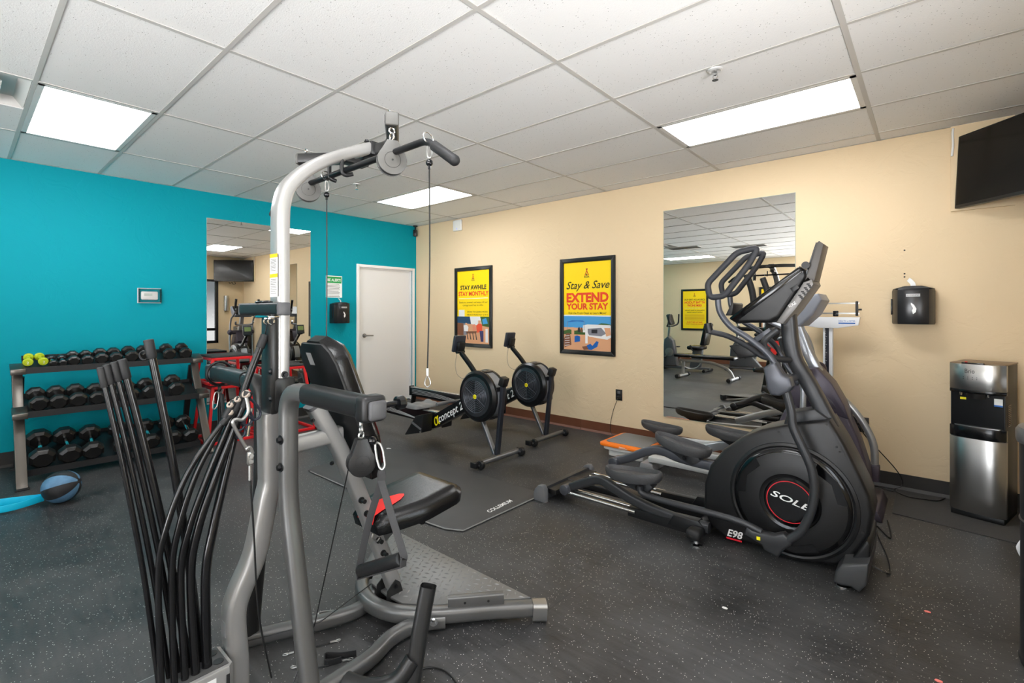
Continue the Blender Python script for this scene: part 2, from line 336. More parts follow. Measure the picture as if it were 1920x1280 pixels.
# door
DW = mat('white_door_paint', (224,222,219), .38); DF = mat('white_frame_paint', (230,228,226), .38)
dr = bpy.data.objects.new('door_1', None); COL.objects.link(dr); dr.location = (0,-.55,0); tag(dr, 'closed white door in a white frame', kind='structure')
o0, o1, ot = -1.056, -.035, 2.052
obj('frame_jamb', MB().box((-T,o0,0),(.014,DY0,ot),.003), DF, dr); obj('frame_jamb', MB().box((-T,DY1,0),(.014,o1,ot),.003), DF, dr); obj('frame_head', MB().box((-T,DY0,DZ),(.0139,DY1,ot),.003), DF, dr)
obj('door_stop', MB().box((-.05,DY0,0),(-.018,DY0+.016,DZ-.016)).box((-.05,DY1-.016,0),(-.018,DY1,DZ-.016)).box((-.05,DY0,DZ-.016),(-.018,DY1,DZ)), DF, dr)
slab = obj('door_slab', MB().box((-.095,DY0+.004,.012),(-.052,DY1-.004,DZ-.004)), DW, dr)
hp = at(683,629,x=-.052)
obj('lever_handle', MB().cyl(hp, hp+V((.012,0,0)), .032, n=24, bev=.004).cyl(hp+V((.01,0,0)), hp+V((.055,0,0)), .011, n=12).tube(fillet([hp+V((.05,-.012,0)), hp+V((.055,.03,.002)), hp+V((.053,.115,-.002))], .02), .0095, 10), mat('satin_nickel', (150,150,152), .28, .9), slab)
tag(obj('threshold', MB().box((-T,DY0,0),(.0,DY1,.006)), mat('dark_threshold', (40,36,32), .6)), 'dark threshold strip under the white door', kind='structure')
# ceiling: T-bar grid and lay-in tiles
TILE = mat('ceiling_tile', (232,231,229), .8, spec=.2); n, l, b = nodes_of(TILE)
tc = n.new('ShaderNodeTexCoord'); gm = n.new('ShaderNodeNewGeometry'); mpp = n.new('ShaderNodeMapping'); mpp.inputs['Scale'].default_value = (1,1.7,1); l.new(gm.outputs['Position'], mpp.inputs['Vector'])
vo = n.new('ShaderNodeTexVoronoi'); vo.inputs['Scale'].default_value = 58; l.new(mpp.outputs['Vector'], vo.inputs['Vector'])
w_ = n.new('ShaderNodeTexWhiteNoise'); l.new(vo.outputs['Position'], w_.inputs['Vector'])
sz = n.new('ShaderNodeMapRange'); sz.inputs['From Min'].default_value = .3; sz.inputs['To Min'].default_value = 0; sz.inputs['To Max'].default_value = .17; l.new(w_.outputs['Value'], sz.inputs['Value'])
lt = n.new('ShaderNodeMath'); lt.operation = 'LESS_THAN'; l.new(vo.outputs['Distance'], lt.inputs[0]); l.new(sz.outputs['Result'], lt.inputs[1])
mx = n.new('ShaderNodeMixRGB'); mx.inputs['Color1'].default_value = lin((243,242,240))+(1,); mx.inputs['Color2'].default_value = lin((128,124,118))+(1,); l.new(lt.outputs[0], mx.inputs['Fac']); l.new(mx.outputs['Color'], b.inputs['Base Color'])
ns = n.new('ShaderNodeTexNoise'); ns.inputs['Scale'].default_value = 160; l.new(gm.outputs['Position'], ns.inputs['Vector'])
bp = n.new('ShaderNodeBump'); bp.inputs['Strength'].default_value = .25; bp.inputs['Distance'].default_value = .004; l.new(ns.outputs['Fac'], bp.inputs['Height']); l.new(bp.outputs['Normal'], b.inputs['Normal'])
TEE = mat('ceiling_grid_paint', (200,197,192), .5)
ce = bpy.data.objects.new('ceiling', None); COL.objects.link(ce); ce.location = (0,0,RZ); tag(ce, 'white suspended tile ceiling on a metal grid', kind='structure')
gx = [4.633-1.2192*i for i in range(-1, 4)]; gx = sorted(gx); gy = [-.2105-.6096*j for j in range(0, 14)]
xs_ = [0]+gx+[RX]; ys_ = [0]+gy+[RY]
LIGHTS = [(0.9754,2.1946,1),(4.633,5.8522,1),(0.9754,2.1946,6),(4.633,5.8522,6),(0.9754,2.1946,11),(4.633,5.8522,11)]
light_cells = set()
for x0, x1, j in LIGHTS: light_cells.add((round(x0,2), j))
VENT = {(round(.9754,2), 7)}
tile_meshes = {}
for i in range(len(xs_)-1):
    for j in range(len(ys_)-1):
        x0, x1, y1, y0 = xs_[i], xs_[i+1], ys_[j], ys_[j+1]
        if (round(x0,2), j-1) in light_cells: continue
        if (round(x0,2), j-1) in VENT: x1_ = x0+.6; tiles_ = [(x0, x0+.605)]
        else: tiles_ = [(x0, x1)]
        for a, c in tiles_:
            w, d = c-a-.018, y1-y0-.018
            key = (round(w,3), round(d,3))
            if key not in tile_meshes:
                o = obj('ceiling_tile', MB().box((-w/2,-d/2,.0),(w/2,d/2,.018)), TILE, ce, local=True); tile_meshes[key] = o.data
            else:
                o = bpy.data.objects.new('ceiling_tile', tile_meshes[key]); COL.objects.link(o); o.parent = ce
            o.location = ((a+c)/2, (y0+y1)/2, random.uniform(.003,.0055)); o.rotation_euler = (random.uniform(-.0012,.0012), random.uniform(-.0008,.0008), 0)
for x in gx: obj('main_tee', MB().box((x-.013,RY,RZ),(x+.013,0,RZ+.003)).box((x-.004,RY,RZ+.003),(x+.004,0,RZ+.03)), TEE, ce)
for y in gy:
    for i in range(len(xs_)-1): obj('cross_tee', MB().box((xs_[i]+.013,y-.011,RZ),(xs_[i+1]-.013 if i < len(xs_)-2 else xs_[i+1],y+.011,RZ+.003)), TEE, ce)
obj('wall_angle', MB().box((0,-.018,RZ),(RX,0,RZ+.002)).box((0,RY,RZ),(.018,0,RZ+.002)).box((RX-.018,RY,RZ),(RX,0,RZ+.002)).box((0,RY,RZ),(RX,RY+.018,RZ+.002)), TEE, ce)
obj('deck_above', MB().box((-T,RY-T,RZ+.06),(RX+T,T,RZ+.1)), mat('plenum_dark', (60,60,60), .9), ce)
DIFF = mat('light_diffuser', (252,253,255), .6, emit=LAMP)
LFR = mat('light_frame_paint', (222,220,216), .4)
llab = ['ceiling light panel above the rowing machines','ceiling light panel above the black elliptical','ceiling light panel nearest the dumbbell rack','ceiling light panel above the camera','ceiling light panel far back on the rack side','ceiling light panel by the window wall far back']
for (x0, x1, j), lb in zip(LIGHTS, llab):
    y1 = -.2105-.6096*j; y0 = y1-.6096
    t = thing('ceiling_light', ((x0+x1)/2,(y0+y1)/2,RZ), lb, 'light', 'ceiling light panels')
    a = .013
    fr = MB(); fw_ = .03
    fr.box((x0+a,y0+a,RZ-.001),(x1-a,y0+a+fw_,RZ+.012)).box((x0+a,y1-a-fw_,RZ-.001),(x1-a,y1-a,RZ+.012)).box((x0+a,y0+a,RZ-.001),(x0+a+fw_,y1-a,RZ+.012)).box((x1-a-fw_,y0+a,RZ-.001),(x1-a,y1-a,RZ+.012))
    obj('frame', fr, LFR, t)
    obj('diffuser', MB().box((x0+a+fw_,y0+a+fw_,RZ+.004),(x1-a-fw_,y1-a-fw_,RZ+.008)), DIFF, t)
# mirrors
MIR = mat('mirror_silver', (240,240,237), .0, 1); MEDGE = mat('mirror_edge', (150,168,160), .2)
t = thing('wall_mirror', (4.68,-.003,.29), 'large frameless mirror on the beige wall behind the ellipticals', 'mirror', 'wall mirrors')
obj('mirror_sheet', MB().box((4.082,-.006,.292),(5.275,0,2.405)), MEDGE, t); obj('silvered_face', MB().box((4.085,-.0066,.295),(5.272,-.006,2.402)), MIR, t)
t = thing('wall_mirror', (.003,-2.33,.32), 'large frameless mirror on the teal wall behind the red boxes', 'mirror', 'wall mirrors')
obj('mirror_sheet', MB().box((0,-2.933,.32),(.006,-1.727,2.43)), MEDGE, t); obj('silvered_face', MB().box((.006,-2.93,.323),(.0066,-1.73,2.427)), MIR, t)
# ------------------------------------------------------------------ small hardware shared by several things
def bolt(mb, p, ax, r=.011, h=.008, hexa=True):
    p = V(p); ax = V(ax).normalized(); mb.cyl(p, p+ax*.002, r*1.45, n=16); mb.cyl(p+ax*.002, p+ax*(.002+h), r, r*.85, n=6 if hexa else 14); return mb
def carabiner(p0, p1, side, r=.0035, wid=.013):
    p0, p1, s_ = V(p0), V(p1), V(side).normalized()*wid; d = p1-p0
    pts = [p0+d*.06-s_*.5, p0+d*.0, p0+d*.06+s_*.7, p0+d*.3+s_, p0+d*.85+s_*.8, p1, p0+d*.92-s_*.6, p0+d*.6-s_*.8, p0+d*.2-s_*.7]
    return MB().tube(fillet(pts, .006, 3, True), r, 8, closed=True)
def eye_loop(p, d, L=.03, wid=.009, r=.0016, side=None):
    p, d = V(p), V(d).normalized(); s_ = (V(side) if side is not None else d.cross(V((.3,.4,.8)))).normalized()
    pts = [p, p+d*L*.35+s_*wid*.8, p+d*L*.75+s_*wid, p+d*L, p+d*L*.75-s_*wid, p+d*L*.35-s_*wid*.8]
    return MB().tube(fillet(pts, .006, 3, True), r, 6, closed=True)
def teardrop_pulley(name, c, ax, up, r, th, m_side, m_wheel, parent, top=1.75, neck=.28):
    """two teardrop cheek plates with a grooved wheel between them"""
    c, ax, up = V(c), V(ax).normalized(), V(up).normalized(); ax = (ax-up*ax.dot(up)).normalized(); s_ = up.cross(ax)
    poly = []
    for k in range(25):
        a = math.radians(-222+k*264/24) ; poly.append(c+s_*(r*math.cos(a))+up*(r*math.sin(a)))
    poly += [c+s_*(r*neck)+up*(r*top), c-s_*(r*neck)+up*(r*top)]
    h = obj(name, MB().prism([p+ax*(th*.32) for p in poly], ax*(th*.18), .0015).prism([p-ax*(th*.5) for p in poly], ax*(th*.18), .0015), m_side, parent)
    obj('sheave', MB().lathe([(r*.2,-th*.3),(r*.97,-th*.3),(r*.86,-th*.1),(r*.86,th*.1),(r*.97,th*.3),(r*.2,th*.3)], c, dirv=ax, n=28), m_wheel, h)
    obj('hub_ring', MB().lathe([(r*.56,th*.5),(r*.56,th*.515),(r*.53,th*.515),(r*.53,th*.5)], c, dirv=ax, n=28, cap=False).cyl(c+ax*th*.5, c+ax*th*.54, r*.07, n=10), m_wheel, h)
    return h
CABLE = mat('black_cable', (20,20,20), .4)
# ------------------------------------------------------------------ home gym with flexible rods (machine axis along +y)
GX = 4.28
DKG = mat('charcoal_frame_paint', (46,46,46), .34, .4); MIDG = mat('pulley_grey', (76,75,72), .45); CAPG = mat('end_cap_grey', (70,70,72), .45)
VINYL = mat('black_vinyl', (15,15,16), .26, bump=.12, bscale=140); REDV = mat('red_vinyl', (224,32,28), .35); ROD = mat('black_power_rod', (17,17,18), .22)
gym = thing('home_gym', (GX,-3.9,0), 'silver and charcoal home gym with bendable black rods, pulleys and a padded seat', 'home gym')
mp_ = [at(a,b,x=4.32) for a, b in ((452,1300),(451,1240),(446,1165),(455,1120),(487,1040),(507,940),(514,908),(514,880),(512,775))]
for p in mp_: p.x = GX
mp_[0].z = .012
obj('lower_mast', MB().sq(bez(mp_, 5), .082, .068, .28, up=(0,1,0)), SILVER, gym)
for (z_, h_, m_) in ((.335,.018,BLKINK),(.25,.05,mat('grey_label', (150,150,150), .5))):
    yy = -4.118-.0375 if z_ > .3 else -4.131-.0365; obj('mast_label', MB().box((4.262,yy,z_-h_/2),(4.30,yy+.004,z_+h_/2)), m_, gym)
up_ = [at(a,b,x=4.32) for a, b in ((533,725),(534,557),(534,420),(535,388),(545,352),(574,322),(611,301),(660,285),(700,275))]
for p in up_: p.x = GX
mast = obj('upper_mast', MB().sq(up_[:3]+bez(up_[3:], 5), .078, .05, .28, up=(0,-1,0)), SILVER, gym)
y_m = up_[0].y
# warning stickers on the rear face of the mast
for pa, pb, c in (((506,484),(520,512),0),((506,521),(520,556),1)):
    a_ = at(*pa, y=y_m-.0265); b_ = at(*pb, y=y_m-.0265)
    st = obj('warning_sticker', MB().box((a_.x,y_m-.0262,b_.z),(b_.x,y_m-.0256,a_.z)), WHITEP, mast)
    obj('sticker_header', MB().box((a_.x,y_m-.0267,a_.z),(b_.x,y_m-.0262,a_.z+.014)), mat('sticker_amber', (236,176,20), .5), mast)
    ln = MB()
    for k in range(9): ln.box((a_.x+.006,y_m-.0266,a_.z-.008-(a_.z-b_.z-.014)*k/9),(b_.x-.006-.012*random.random(),y_m-.0262,a_.z-.005-(a_.z-b_.z-.014)*k/9))
    tag(obj('fine_print', ln, mat('grey_print', (120,118,114), .6), mast), kind='stuff')
sl_ = MB(); s0, s1 = at(515,600,x=GX+.04), at(515,772,x=GX+.04)
sl_.rbox((GX, y_m-.037, (s0.z+s1.z)/2), (.088,.03,s0.z-s1.z+.02), .008).rbox((GX, y_m+.0, s1.z+.06), (.092,.085,.13), .012)
slv = obj('mast_sleeve', sl_, DKG, gym)
for p, ax in ((at(508,697,y=y_m-.052),(0,-1,0)),(at(508,748,y=y_m-.052),(0,-1,0)),(at(534,702,x=GX+.041),(1,0,0)),(at(532,742,x=GX+.047),(1,0,0))): obj('mast_bolt', bolt(MB(), p, ax, .009), BLACKM, slv)

# rear hook bar
hb = obj('hook_bar', MB().sq([(4.107,-4.03,1.376),(4.44,-4.03,1.376)], .046, .046, .25), BLACKP, gym)
obj('end_cap', MB().rbox((4.447,-4.03,1.376), (.016,.046,.046), .006), CAPG, hb); obj('end_cap', MB().rbox((4.1,-4.03,1.376), (.016,.046,.046), .006), CAPG, hb)
hk = MB().cyl((4.31,-4.03,1.353),(4.31,-4.03,1.34),.012,n=10).cyl((4.345,-4.03,1.353),(4.345,-4.03,1.34),.012,n=10).torus((4.31,-4.03,1.33),.011,.0035,(1,0,0)).torus((4.345,-4.03,1.33),.011,.0035,(1,0,0)).box((4.25,-4.05,1.343),(4.37,-4.01,1.353),.003)
obj('eye_bolts', hk, CHROME, hb); obj('bar_washer', MB().ell((4.26,-4.03,1.402),(.035,.02,.006)).ell((4.31,-4.03,1.402),(.03,.018,.006)), BLACKG, hb)
# side arms that bend down into the legs
def side_arm(s, foot):
    x0 = GX+s*.11; xe = GX+s*.64
    pts = [(xe,-3.988,1.083),(x0,-3.988,1.083),(x0,-3.988,.68),foot]
    P_ = fillet([V(p) for p in pts], .1, 7)
    return obj('side_arm', MB().sq(P_, .06, .062, .36, up=(0,1,0)), GREYM if s > 0 else DKG, gym)
an = side_arm(1, (4.555,-3.985,.045)); af = side_arm(-1, (4.06,-3.995,.045))
for z in (at(545,832,y=-4.018).z, at(545,885,y=-4.018).z): obj('arm_bolt', bolt(MB(), (GX+.11+.006,-4.018,z), (0,-1,0), .012, .01), BLACKM, an)
bf = MB(); bolt(bf, (4.065,-4.027,.075), (0,-1,0), .01); obj('arm_bolt', bf, BLACKM, af)
for s, arm in ((1,an),(-1,af)):
    xb = GX+s*.615
    blk = obj('arm_sleeve', MB().sq([(xb-s*.35,-3.988,1.083),(xb,-3.988,1.083)], .066, .068, .34), BLACKP, arm)
    hd = obj('pulley_head', MB().rbox((GX+s*.645,-3.988,1.083), (.055,.078,.078), .014, seg=3), BLACKP, arm)
    obj('head_cap', MB().rbox((GX+s*.68,-3.988,1.081), (.02,.056,.056), .009, seg=3), CAPG, arm)
    if s > 0:
        obj('spring_knob', MB().cyl((4.925,-3.95,1.085),(4.925,-3.90,1.085),.009,n=12).lathe([(.012,0),(.021,.004),(.022,.024),(.018,.03)], (4.925,-3.90,1.085), dirv=(0,1,0), n=14), BLACKG, arm)
# near arm pulley, stop ball, carabiner and strap handle
pc = at(677,866,y=-3.99); r_ = .041
obj('swivel_eye', MB().torus(pc+V((0,0,.098)), .012, .0035, (.3,1,0)).torus(pc+V((0,0,.08)), .009, .003, (1,.2,0)).cyl(pc+V((0,0,.11)),pc+V((0,0,.135)),.005,n=8), STEEL, gym)
tp = teardrop_pulley('arm_pulley', pc, (.96,-.28,0), (0,0,1), r_, .034, BLACKP, BLACKM, gym, 1.72, .36)
bp_ = at(698,826,y=-3.965); obj('stop_ball', MB().ell(bp_, (.013,.013,.013)), BLACKG, gym)
c0 = at(707,829,y=-3.95); c1 = at(717,881,y=-3.95); obj('carabiner', carabiner(c0, c1, RT, .0036, .013), STEEL, gym)
st0 = at(715,882,y=-3.945); hl = at(674,1068,y=-3.945); hr = at(756,1044,y=-3.945)
strap = MB()
for e in (hl, hr):
    pts = bez([st0, st0+V((0,0,-.03)), st0.lerp(e,.5)+V((0,-.004,0)), e+V((0,0,.01)), e], 5); strap.sq(pts, .004, .021, .3, up=tuple(RT+V((0,0,.01))))
strap.sq([hl+V((0,0,.006)),hl+V((0,0,-.028)),hr+V((0,0,-.026)),hr], .006, .02, .3)
hdl = obj('strap_handle', strap, mat('grey_webbing', (52,52,53), .8, bump=.2, bscale=500), gym)
obj('foam_grip', MB().cyl(hl+(hr-hl)*.03+V((0,0,-.004)), hr-(hr-hl)*.03+V((0,0,-.004)), .0195, n=20, bev=.004), BLACKP, hdl)
# hanging handle on the far arm
fa = V((3.66,-3.988,1.0)); obj('swivel_eye', MB().torus((3.69,-3.988,1.083), .052, .006, (1,0,0)).torus((3.69,-3.988,1.015), .013, .004, (0,1,0)), BLACKM, gym)
fs = MB()
for dx in (-.02,.0,.02): fs.sq([(3.69+dx,-3.985,.99),(3.69+dx*1.3,-3.98,.88),(3.69+dx*1.5,-3.98,.80)], .004, .016, .3)
fh = obj('hanging_straps', fs, BLACKP, gym); obj('carabiner', carabiner((3.69,-4.0,1.0),(3.69,-4.01,.92),(0,1,0),.003,.012), STEEL, fh)
# top crossbar, pulleys and lat bar
tipy = up_[-1].y; tz = 2.083
cb = obj('top_crossbar', MB().sq(bez([(3.919,-3.72,tz),(4.10,-3.585,tz),(4.19,-3.548,tz),(GX,tipy+.022,tz),(4.37,-3.548,tz),(4.46,-3.585,tz),(4.645,-3.72,tz)],5), .05, .05, .22), DKG, gym)
obj('end_cap', MB().rbox((4.652,-3.722,tz),(.014,.05,.05),.006,seg=3,rot=Matrix.Rotation(-.63,3,'Z')), MIDG, cb); obj('end_cap', MB().rbox((3.912,-3.722,tz),(.014,.05,.05),.006,seg=3,rot=Matrix.Rotation(.63,3,'Z')), MIDG, cb)
obj('mast_tip_block', MB().rbox((GX,tipy+.012,tz+.002),(.086,.05,.062),.01), BLACKP, cb)
for x in (3.96, 4.62): obj('eye_bolt', MB().torus((x,-3.712,tz+.034),.009,.003,(0,1,0)), CHROME, cb)
bt = MB(); bolt(bt, (GX+.02,tipy-.02,tz+.026), (0,0,1), .008); obj('top_bolt', bt, BLACKM, cb)
for px_, py_ in ((734.6,301.5),(578,356)):
    c = at(px_,py_,y=-3.72); teardrop_pulley('top_pulley', c, (.92,-.4,0), (0,0,1), .054, .034, MIDG, DKG, gym, 1.35, .36)
    obj('swivel_eye', MB().torus(c+V((0,0,.088)), .012, .0035, (0,1,0), sx=1.3).torus(c+V((0,0,.112)), .011, .0032, (1,0,0)), CHROME, gym)
lb_ = [(3.60,-3.715,1.86),(3.715,-3.715,1.957),(4.0,-3.715,1.957),(4.845,-3.715,1.959),(4.985,-3.715,1.862)]
lat = obj('lat_bar', MB().tube(lb_, .0125, 12, bend=.035), BLACKM, gym)
g0 = V(lb_[3]).lerp(V(lb_[4]),.25); g1 = V(lb_[4])
obj('lat_grip', MB().cyl(g0,g1,.018,n=16,bev=.006).lathe([(.0185,0),(.0185,.012),(.014,.02),(.006,.024)], g1-(g1-g0).normalized()*.006, dirv=g1-g0, n=16), RUBBER, lat)
g0 = V(lb_[1]).lerp(V(lb_[0]),.25); obj('lat_grip', MB().cyl(g0,V(lb_[0]),.018,n=16,bev=.006), RUBBER, lat)
x = GX+.03; obj('bar_hook', MB().tube([(x,-3.73,2.0),(x,-3.73,1.945),(x+.005,-3.715,1.935),(x+.02,-3.69,1.945)], .0085, 10, bend=.012), BLACKP, gym)
hk = MB(); hk.tube([(GX-.09,-3.72,2.02),(GX-.09,-3.72,1.945),(GX-.09,-3.69,1.94)], .0085, 10, bend=.012); obj('bar_hook', hk, BLACKP, gym)
obj('top_arm_plate', MB().box((GX-.03,-3.76,2.0),(GX+.03,-3.6,2.02),.003), BLACKP, gym)
for (bx_, by_), zend, drift, nm in (((805,305),1.145,(-.01,.0),0),((612.5,365),1.17,(-.004,.0),1)):
    b0 = at(bx_,by_,y=-3.715)
    lc = obj('pulldown_cable', MB().tube(bez([b0+V((0,0,-.02)), b0.lerp(V((b0.x,b0.y,zend)),.5)+V((.002,0,0)), V((b0.x+drift[0],b0.y,zend+.02))],6), .0026, 6), CABLE, gym)
    obj('cable_ball', MB().ell(b0,(.0125,.0125,.0125)).cyl(b0+V((0,0,-.01)),b0+V((0,0,-.022)),.005,n=8), BLACKG, lc)
    obj('carabiner', carabiner(b0+V((0,0,.016)), b0+V((0,0,.062)), RT, .0028, .009), STEEL, lc); obj('bar_ring', MB().torus((b0.x-.005,b0.y,1.965),.021,.0025,(1,0,.2)), CHROME, lc)
    e = V((b0.x+drift[0],b0.y,zend)); obj('crimp_sleeve', MB().cyl(e+V((0,0,.025)),e,.0045,n=8), STEEL, lc); obj('end_loop', eye_loop(e,(0,0,-1),.042,.0105,.002,RT), STEEL, lc)
# seat rail, back pad, seat
rl = [V((GX,-3.835,.985)), V((GX,-3.727,.798)), V((GX,-3.673,.63)), V((GX,-3.524,.297)), V((GX,-3.452,.1))]
rl[2].y = -3.655
rail = obj('seat_rail', MB().sq(rl, .062, .062, .22, up=(0,-1,0), bend=.05), SILVER, gym)
dr_ = (rl[0]-rl[1]).normalized(); obj('rail_cap', MB().sq([rl[0]-dr_*.002, rl[0]+dr_*.012], .066, .066, .2, up=(0,-1,0)), CAPG, rail)
br_ = at(600,830,x=GX); obj('rail_brace', MB().sq([(GX,-3.985,.845),(GX,-3.72,.855)], .055, .06, .2), SILVER, gym)
kb = []
for a, b in ((677,937),(687,962),(701,989),(709,1012),(718,1036)):
    p = at(a,b,x=GX+.031); obj('rail_peg', MB().cyl(p,p+V((.006,0,0)),.0135,n=14).cyl(p+V((.006,0,0)),p+V((.03,0,0)),.0085,.0095,n=12), BLACKP, rail)
for p in ((586,788),(622,868)): obj('rail_bolt', bolt(MB(), at(*p,x=GX+.03), (1,0,0), .006), BLACKM, rail)
obj('rail_hook', MB().tube([at(700,1000,x=4.32),at(697,1008,x=4.32),at(706,1016,x=4.325),at(712,1008,x=4.325)], .0045, 8, bend=.01), STEEL, rail)
def pad(profile_w, length, thick, frame, m, name, parent, nseg=14, puff=.35):
    """upholstered pad: width varies along its length; frame = (origin, along, across, normal)"""
    o_, al, ac, nm_ = frame; mb = MB(); rows = []
    nx = 10
    for i in range(nseg+1):
        t = i/nseg; w = profile_w(t)
        top = []; 
        for j in range(nx+1):
            u = -1+2*j/nx; e = min(1, min(t,1-t)*7); eu = min(1, (1-abs(u))*4)
            h = thick*(.55+.45*math.sqrt(max(0,1-(1-e)**2))*math.sqrt(max(0,1-(1-eu)**2)))
            top.append(o_+al*(t*length)+ac*(u*w)+nm_*h)
        bot = [o_+al*(t*length*.98+.01*length)+ac*(u_*w*.94)-nm_*0 for u_ in [-1+2*j/nx for j in range(nx+1)]]
        rows.append((top,bot))
    vs = []; fs = []; n = (nx+1)*2
    for top, bot in rows: vs += top+bot[::-1]
    for i in range(nseg):
        for q in range(n): fs.append((i*n+q, i*n+(q+1)%n, (i+1)*n+(q+1)%n, (i+1)*n+q))
    fs += [tuple(range(n))[::-1], tuple(nseg*n+q for q in range(n))]
    mb.add(vs, fs); return obj(name, mb, m, parent, sharp=60)
al = (V((GX,-3.862,1.2))-V((GX,-3.655,.66))).normalized(); nrm = V((0,al.z,-al.y)).normalized()
if nrm.y < 0: nrm = -nrm
def wback(t): return (.07+.075*min(1,t*3.5)) * (1 if t < .85 else math.sqrt(max(.12,1-((t-.85)/.16)**2)))
o_b = V((GX,-3.625,.63))+nrm*.02
bp2 = pad(wback, .66, .075, (o_b, al, V((1,0,0)), nrm), VINYL, 'back_pad', gym)
obj('pad_board', MB().prism([o_b+al*(t*.66)+V((1,0,0))*(s*wback(t)*.96)-nrm*.012 for s, ts in ((1,[.03,.12,.3,.6,.85,.93,.98]),(-1,[.98,.93,.85,.6,.3,.12,.03])) for t in ts], nrm*.014, .003), mat('black_pad_board', (14,14,15), .5), bp2)
lo = o_b+al*.55-nrm*.0125; obj('pad_label', MB().prism([lo+V((-.07,0,0)),lo+V((-.03,0,0)),lo+V((-.03,0,0))+al*.055,lo+V((-.07,0,0))+al*.055], -nrm*.0006), mat('grey_label', (150,150,150), .5), bp2)
obj('pad_accent', MB().add([o_b+al*t+V((x*wback(t/.66)*.8,0,0))+nrm*.0765 for t in (.04,.12,.2,.27) for x in (-1,-.33,.33,1)], [(r_*4+c_,r_*4+c_+1,r_*4+c_+5,r_*4+c_+4) for r_ in range(3) for c_ in range(3)]), REDV, bp2)
als = (V((GX,-3.165,.455))-V((GX,-3.58,.405))).normalized(); nms = als.cross(V((-1,0,0))).normalized()
if nms.z < 0: nms = -nms
def wseat(t): return (.1+.085*min(1,t*2.2)**.8) * (1 if t < .86 else math.sqrt(max(.4,1-((t-.86)/.2)**2)))
o_s = V((GX+.005,-3.60,.405))
seat = pad(wseat, .45, .082, (o_s, als, V((1,0,0)), nms), VINYL, 'seat', gym)
def spt(t, x, lift=.0845): return o_s+als*(t*.45)+V((x,0,0))+nms*lift
acc = [spt(-.006,-.055,.045), spt(-.006,.065,.045), spt(.03,.062,.078), spt(.12,.06,.0838), spt(.25,.055), spt(.36,.045), spt(.44,.025), spt(.46,.01), spt(.43,-.01), spt(.3,-.035), spt(.16,-.05), spt(.03,-.055,.078)]
ac_mb = MB(); n_ = len(acc); L_ = [acc[0],acc[11],acc[10],acc[9],acc[8],acc[7]]; R_ = [acc[1],acc[2],acc[3],acc[4],acc[5],acc[6]]
ac_mb.add(L_+R_, [(k,k+1,k+7,k+6) for k in range(5)]); obj('seat_accent', ac_mb, REDV, seat)
obj('seat_bracket', MB().prism([at(700,985,x=GX+.03),at(748,962,x=GX+.03),at(745,992,x=GX+.03),at(715,1024,x=GX+.03)], (-.06,0,0), .003), GREYM, gym)
obj('seat_post', MB().sq([(GX,-3.5,.36),(GX,-3.34,.415)], .05, .03, .2), DKG, gym)
kp = at(787,975,z=.40); obj('seat_knob', MB().cyl(kp+V((-.07,0,.0)),kp,.007,n=10).lathe([(.012,0),(.016,.006),(.016,.02),(.012,.026)], kp, dirv=(1,.1,0), n=12), BLACKG, gym)
# base: platform frame, rear tubes, tread plate
fr_ = bez([(4.825,-3.105,.05),(4.70,-3.235,.05),(4.56,-3.405,.055),(4.43,-3.525,.06),(GX,-3.565,.06),(4.13,-3.525,.06),(4.0,-3.405,.055),(3.86,-3.235,.05),(3.735,-3.105,.05)],6)
base = obj('base_frame', MB().sq(fr_, .062, .062, .3, up=(0,0,1)), GREYM, gym)
for a, b in (((4.825,-3.105),(4.868,-3.06)),((3.735,-3.105),(3.692,-3.06))):
    obj('foot_cap', MB().sq([(a[0],a[1],.043),(b[0],b[1],.04)], .072, .075, .2, up=(0,0,1)), STEEL if a[0] > 4 else DKG, base)
obj('rear_tube', MB().sq(bez([(4.565,-4.05,.036),(4.548,-3.93,.036),(4.54,-3.75,.036),(4.50,-3.62,.036),(4.51,-3.5,.036),(4.58,-3.40,.036)],6), .055, .055, .3, up=(0,0,1)), GREYM, base)
obj('rear_tube', MB().sq(bez([(4.05,-4.05,.036),(4.10,-3.93,.036),(4.19,-3.75,.036),(4.23,-3.62,.036),(4.2,-3.52,.036),(4.1,-3.46,.036)],6), .055, .055, .3, up=(0,0,1)), GREYM, base)
tpoly = [(4.80,-3.085,.068),(4.52,-3.40,.068),(4.40,-3.49,.068),(4.30,-3.50,.068),(4.16,-3.49,.068),(4.04,-3.40,.068),(3.76,-3.085,.068)]
TRD = mat('tread_grey', (118,118,117), .42, .5); tread = obj('tread_plate', MB().prism(tpoly, (0,0,.012), .003), TRD, base)
lug = MB(); inside = lambda x, y: y < -3.10 and y > -3.47 and abs(x-GX) < (.50-(-3.10-y)*1.02)
for i in range(28):
    for j in range(12):
        x = 3.74+i*.038+(j % 2)*.019; y = -3.11-j*.031
        if not inside(x, y): continue
        d = V((1,.5,0)).normalized() if (i+j) % 2 else V((-.5,1,0)).normalized(); s_ = V((-d.y,d.x,0)); c = V((x,y,.08))
        lug.add([c-d*.015,c-s_*.005,c+d*.015,c+s_*.005,c+V((0,0,.004))],[(0,1,4),(1,2,4),(2,3,4),(3,0,4)])
tag(obj('tread_lugs', lug, TRD, tread), kind='stuff')
gp = [at(a,b,x=4.34) for a, b in ((727,1128),(727,1110),(745,1087),(760,1130))]
for s in (1,-1): obj('rail_bracket', MB().prism([V((GX+s*.038,p.y,p.z)) for p in ats(((724,1132),(726,1108),(742,1086),(750,1090),(762,1130)), x=4.32)], (s*.004,0,0)), DKG, base)
bo = MB(); bolt(bo, at(742,1099,x=4.322), (1,0,0), .007); obj('bracket_bolt', bo, BLACKM, base)
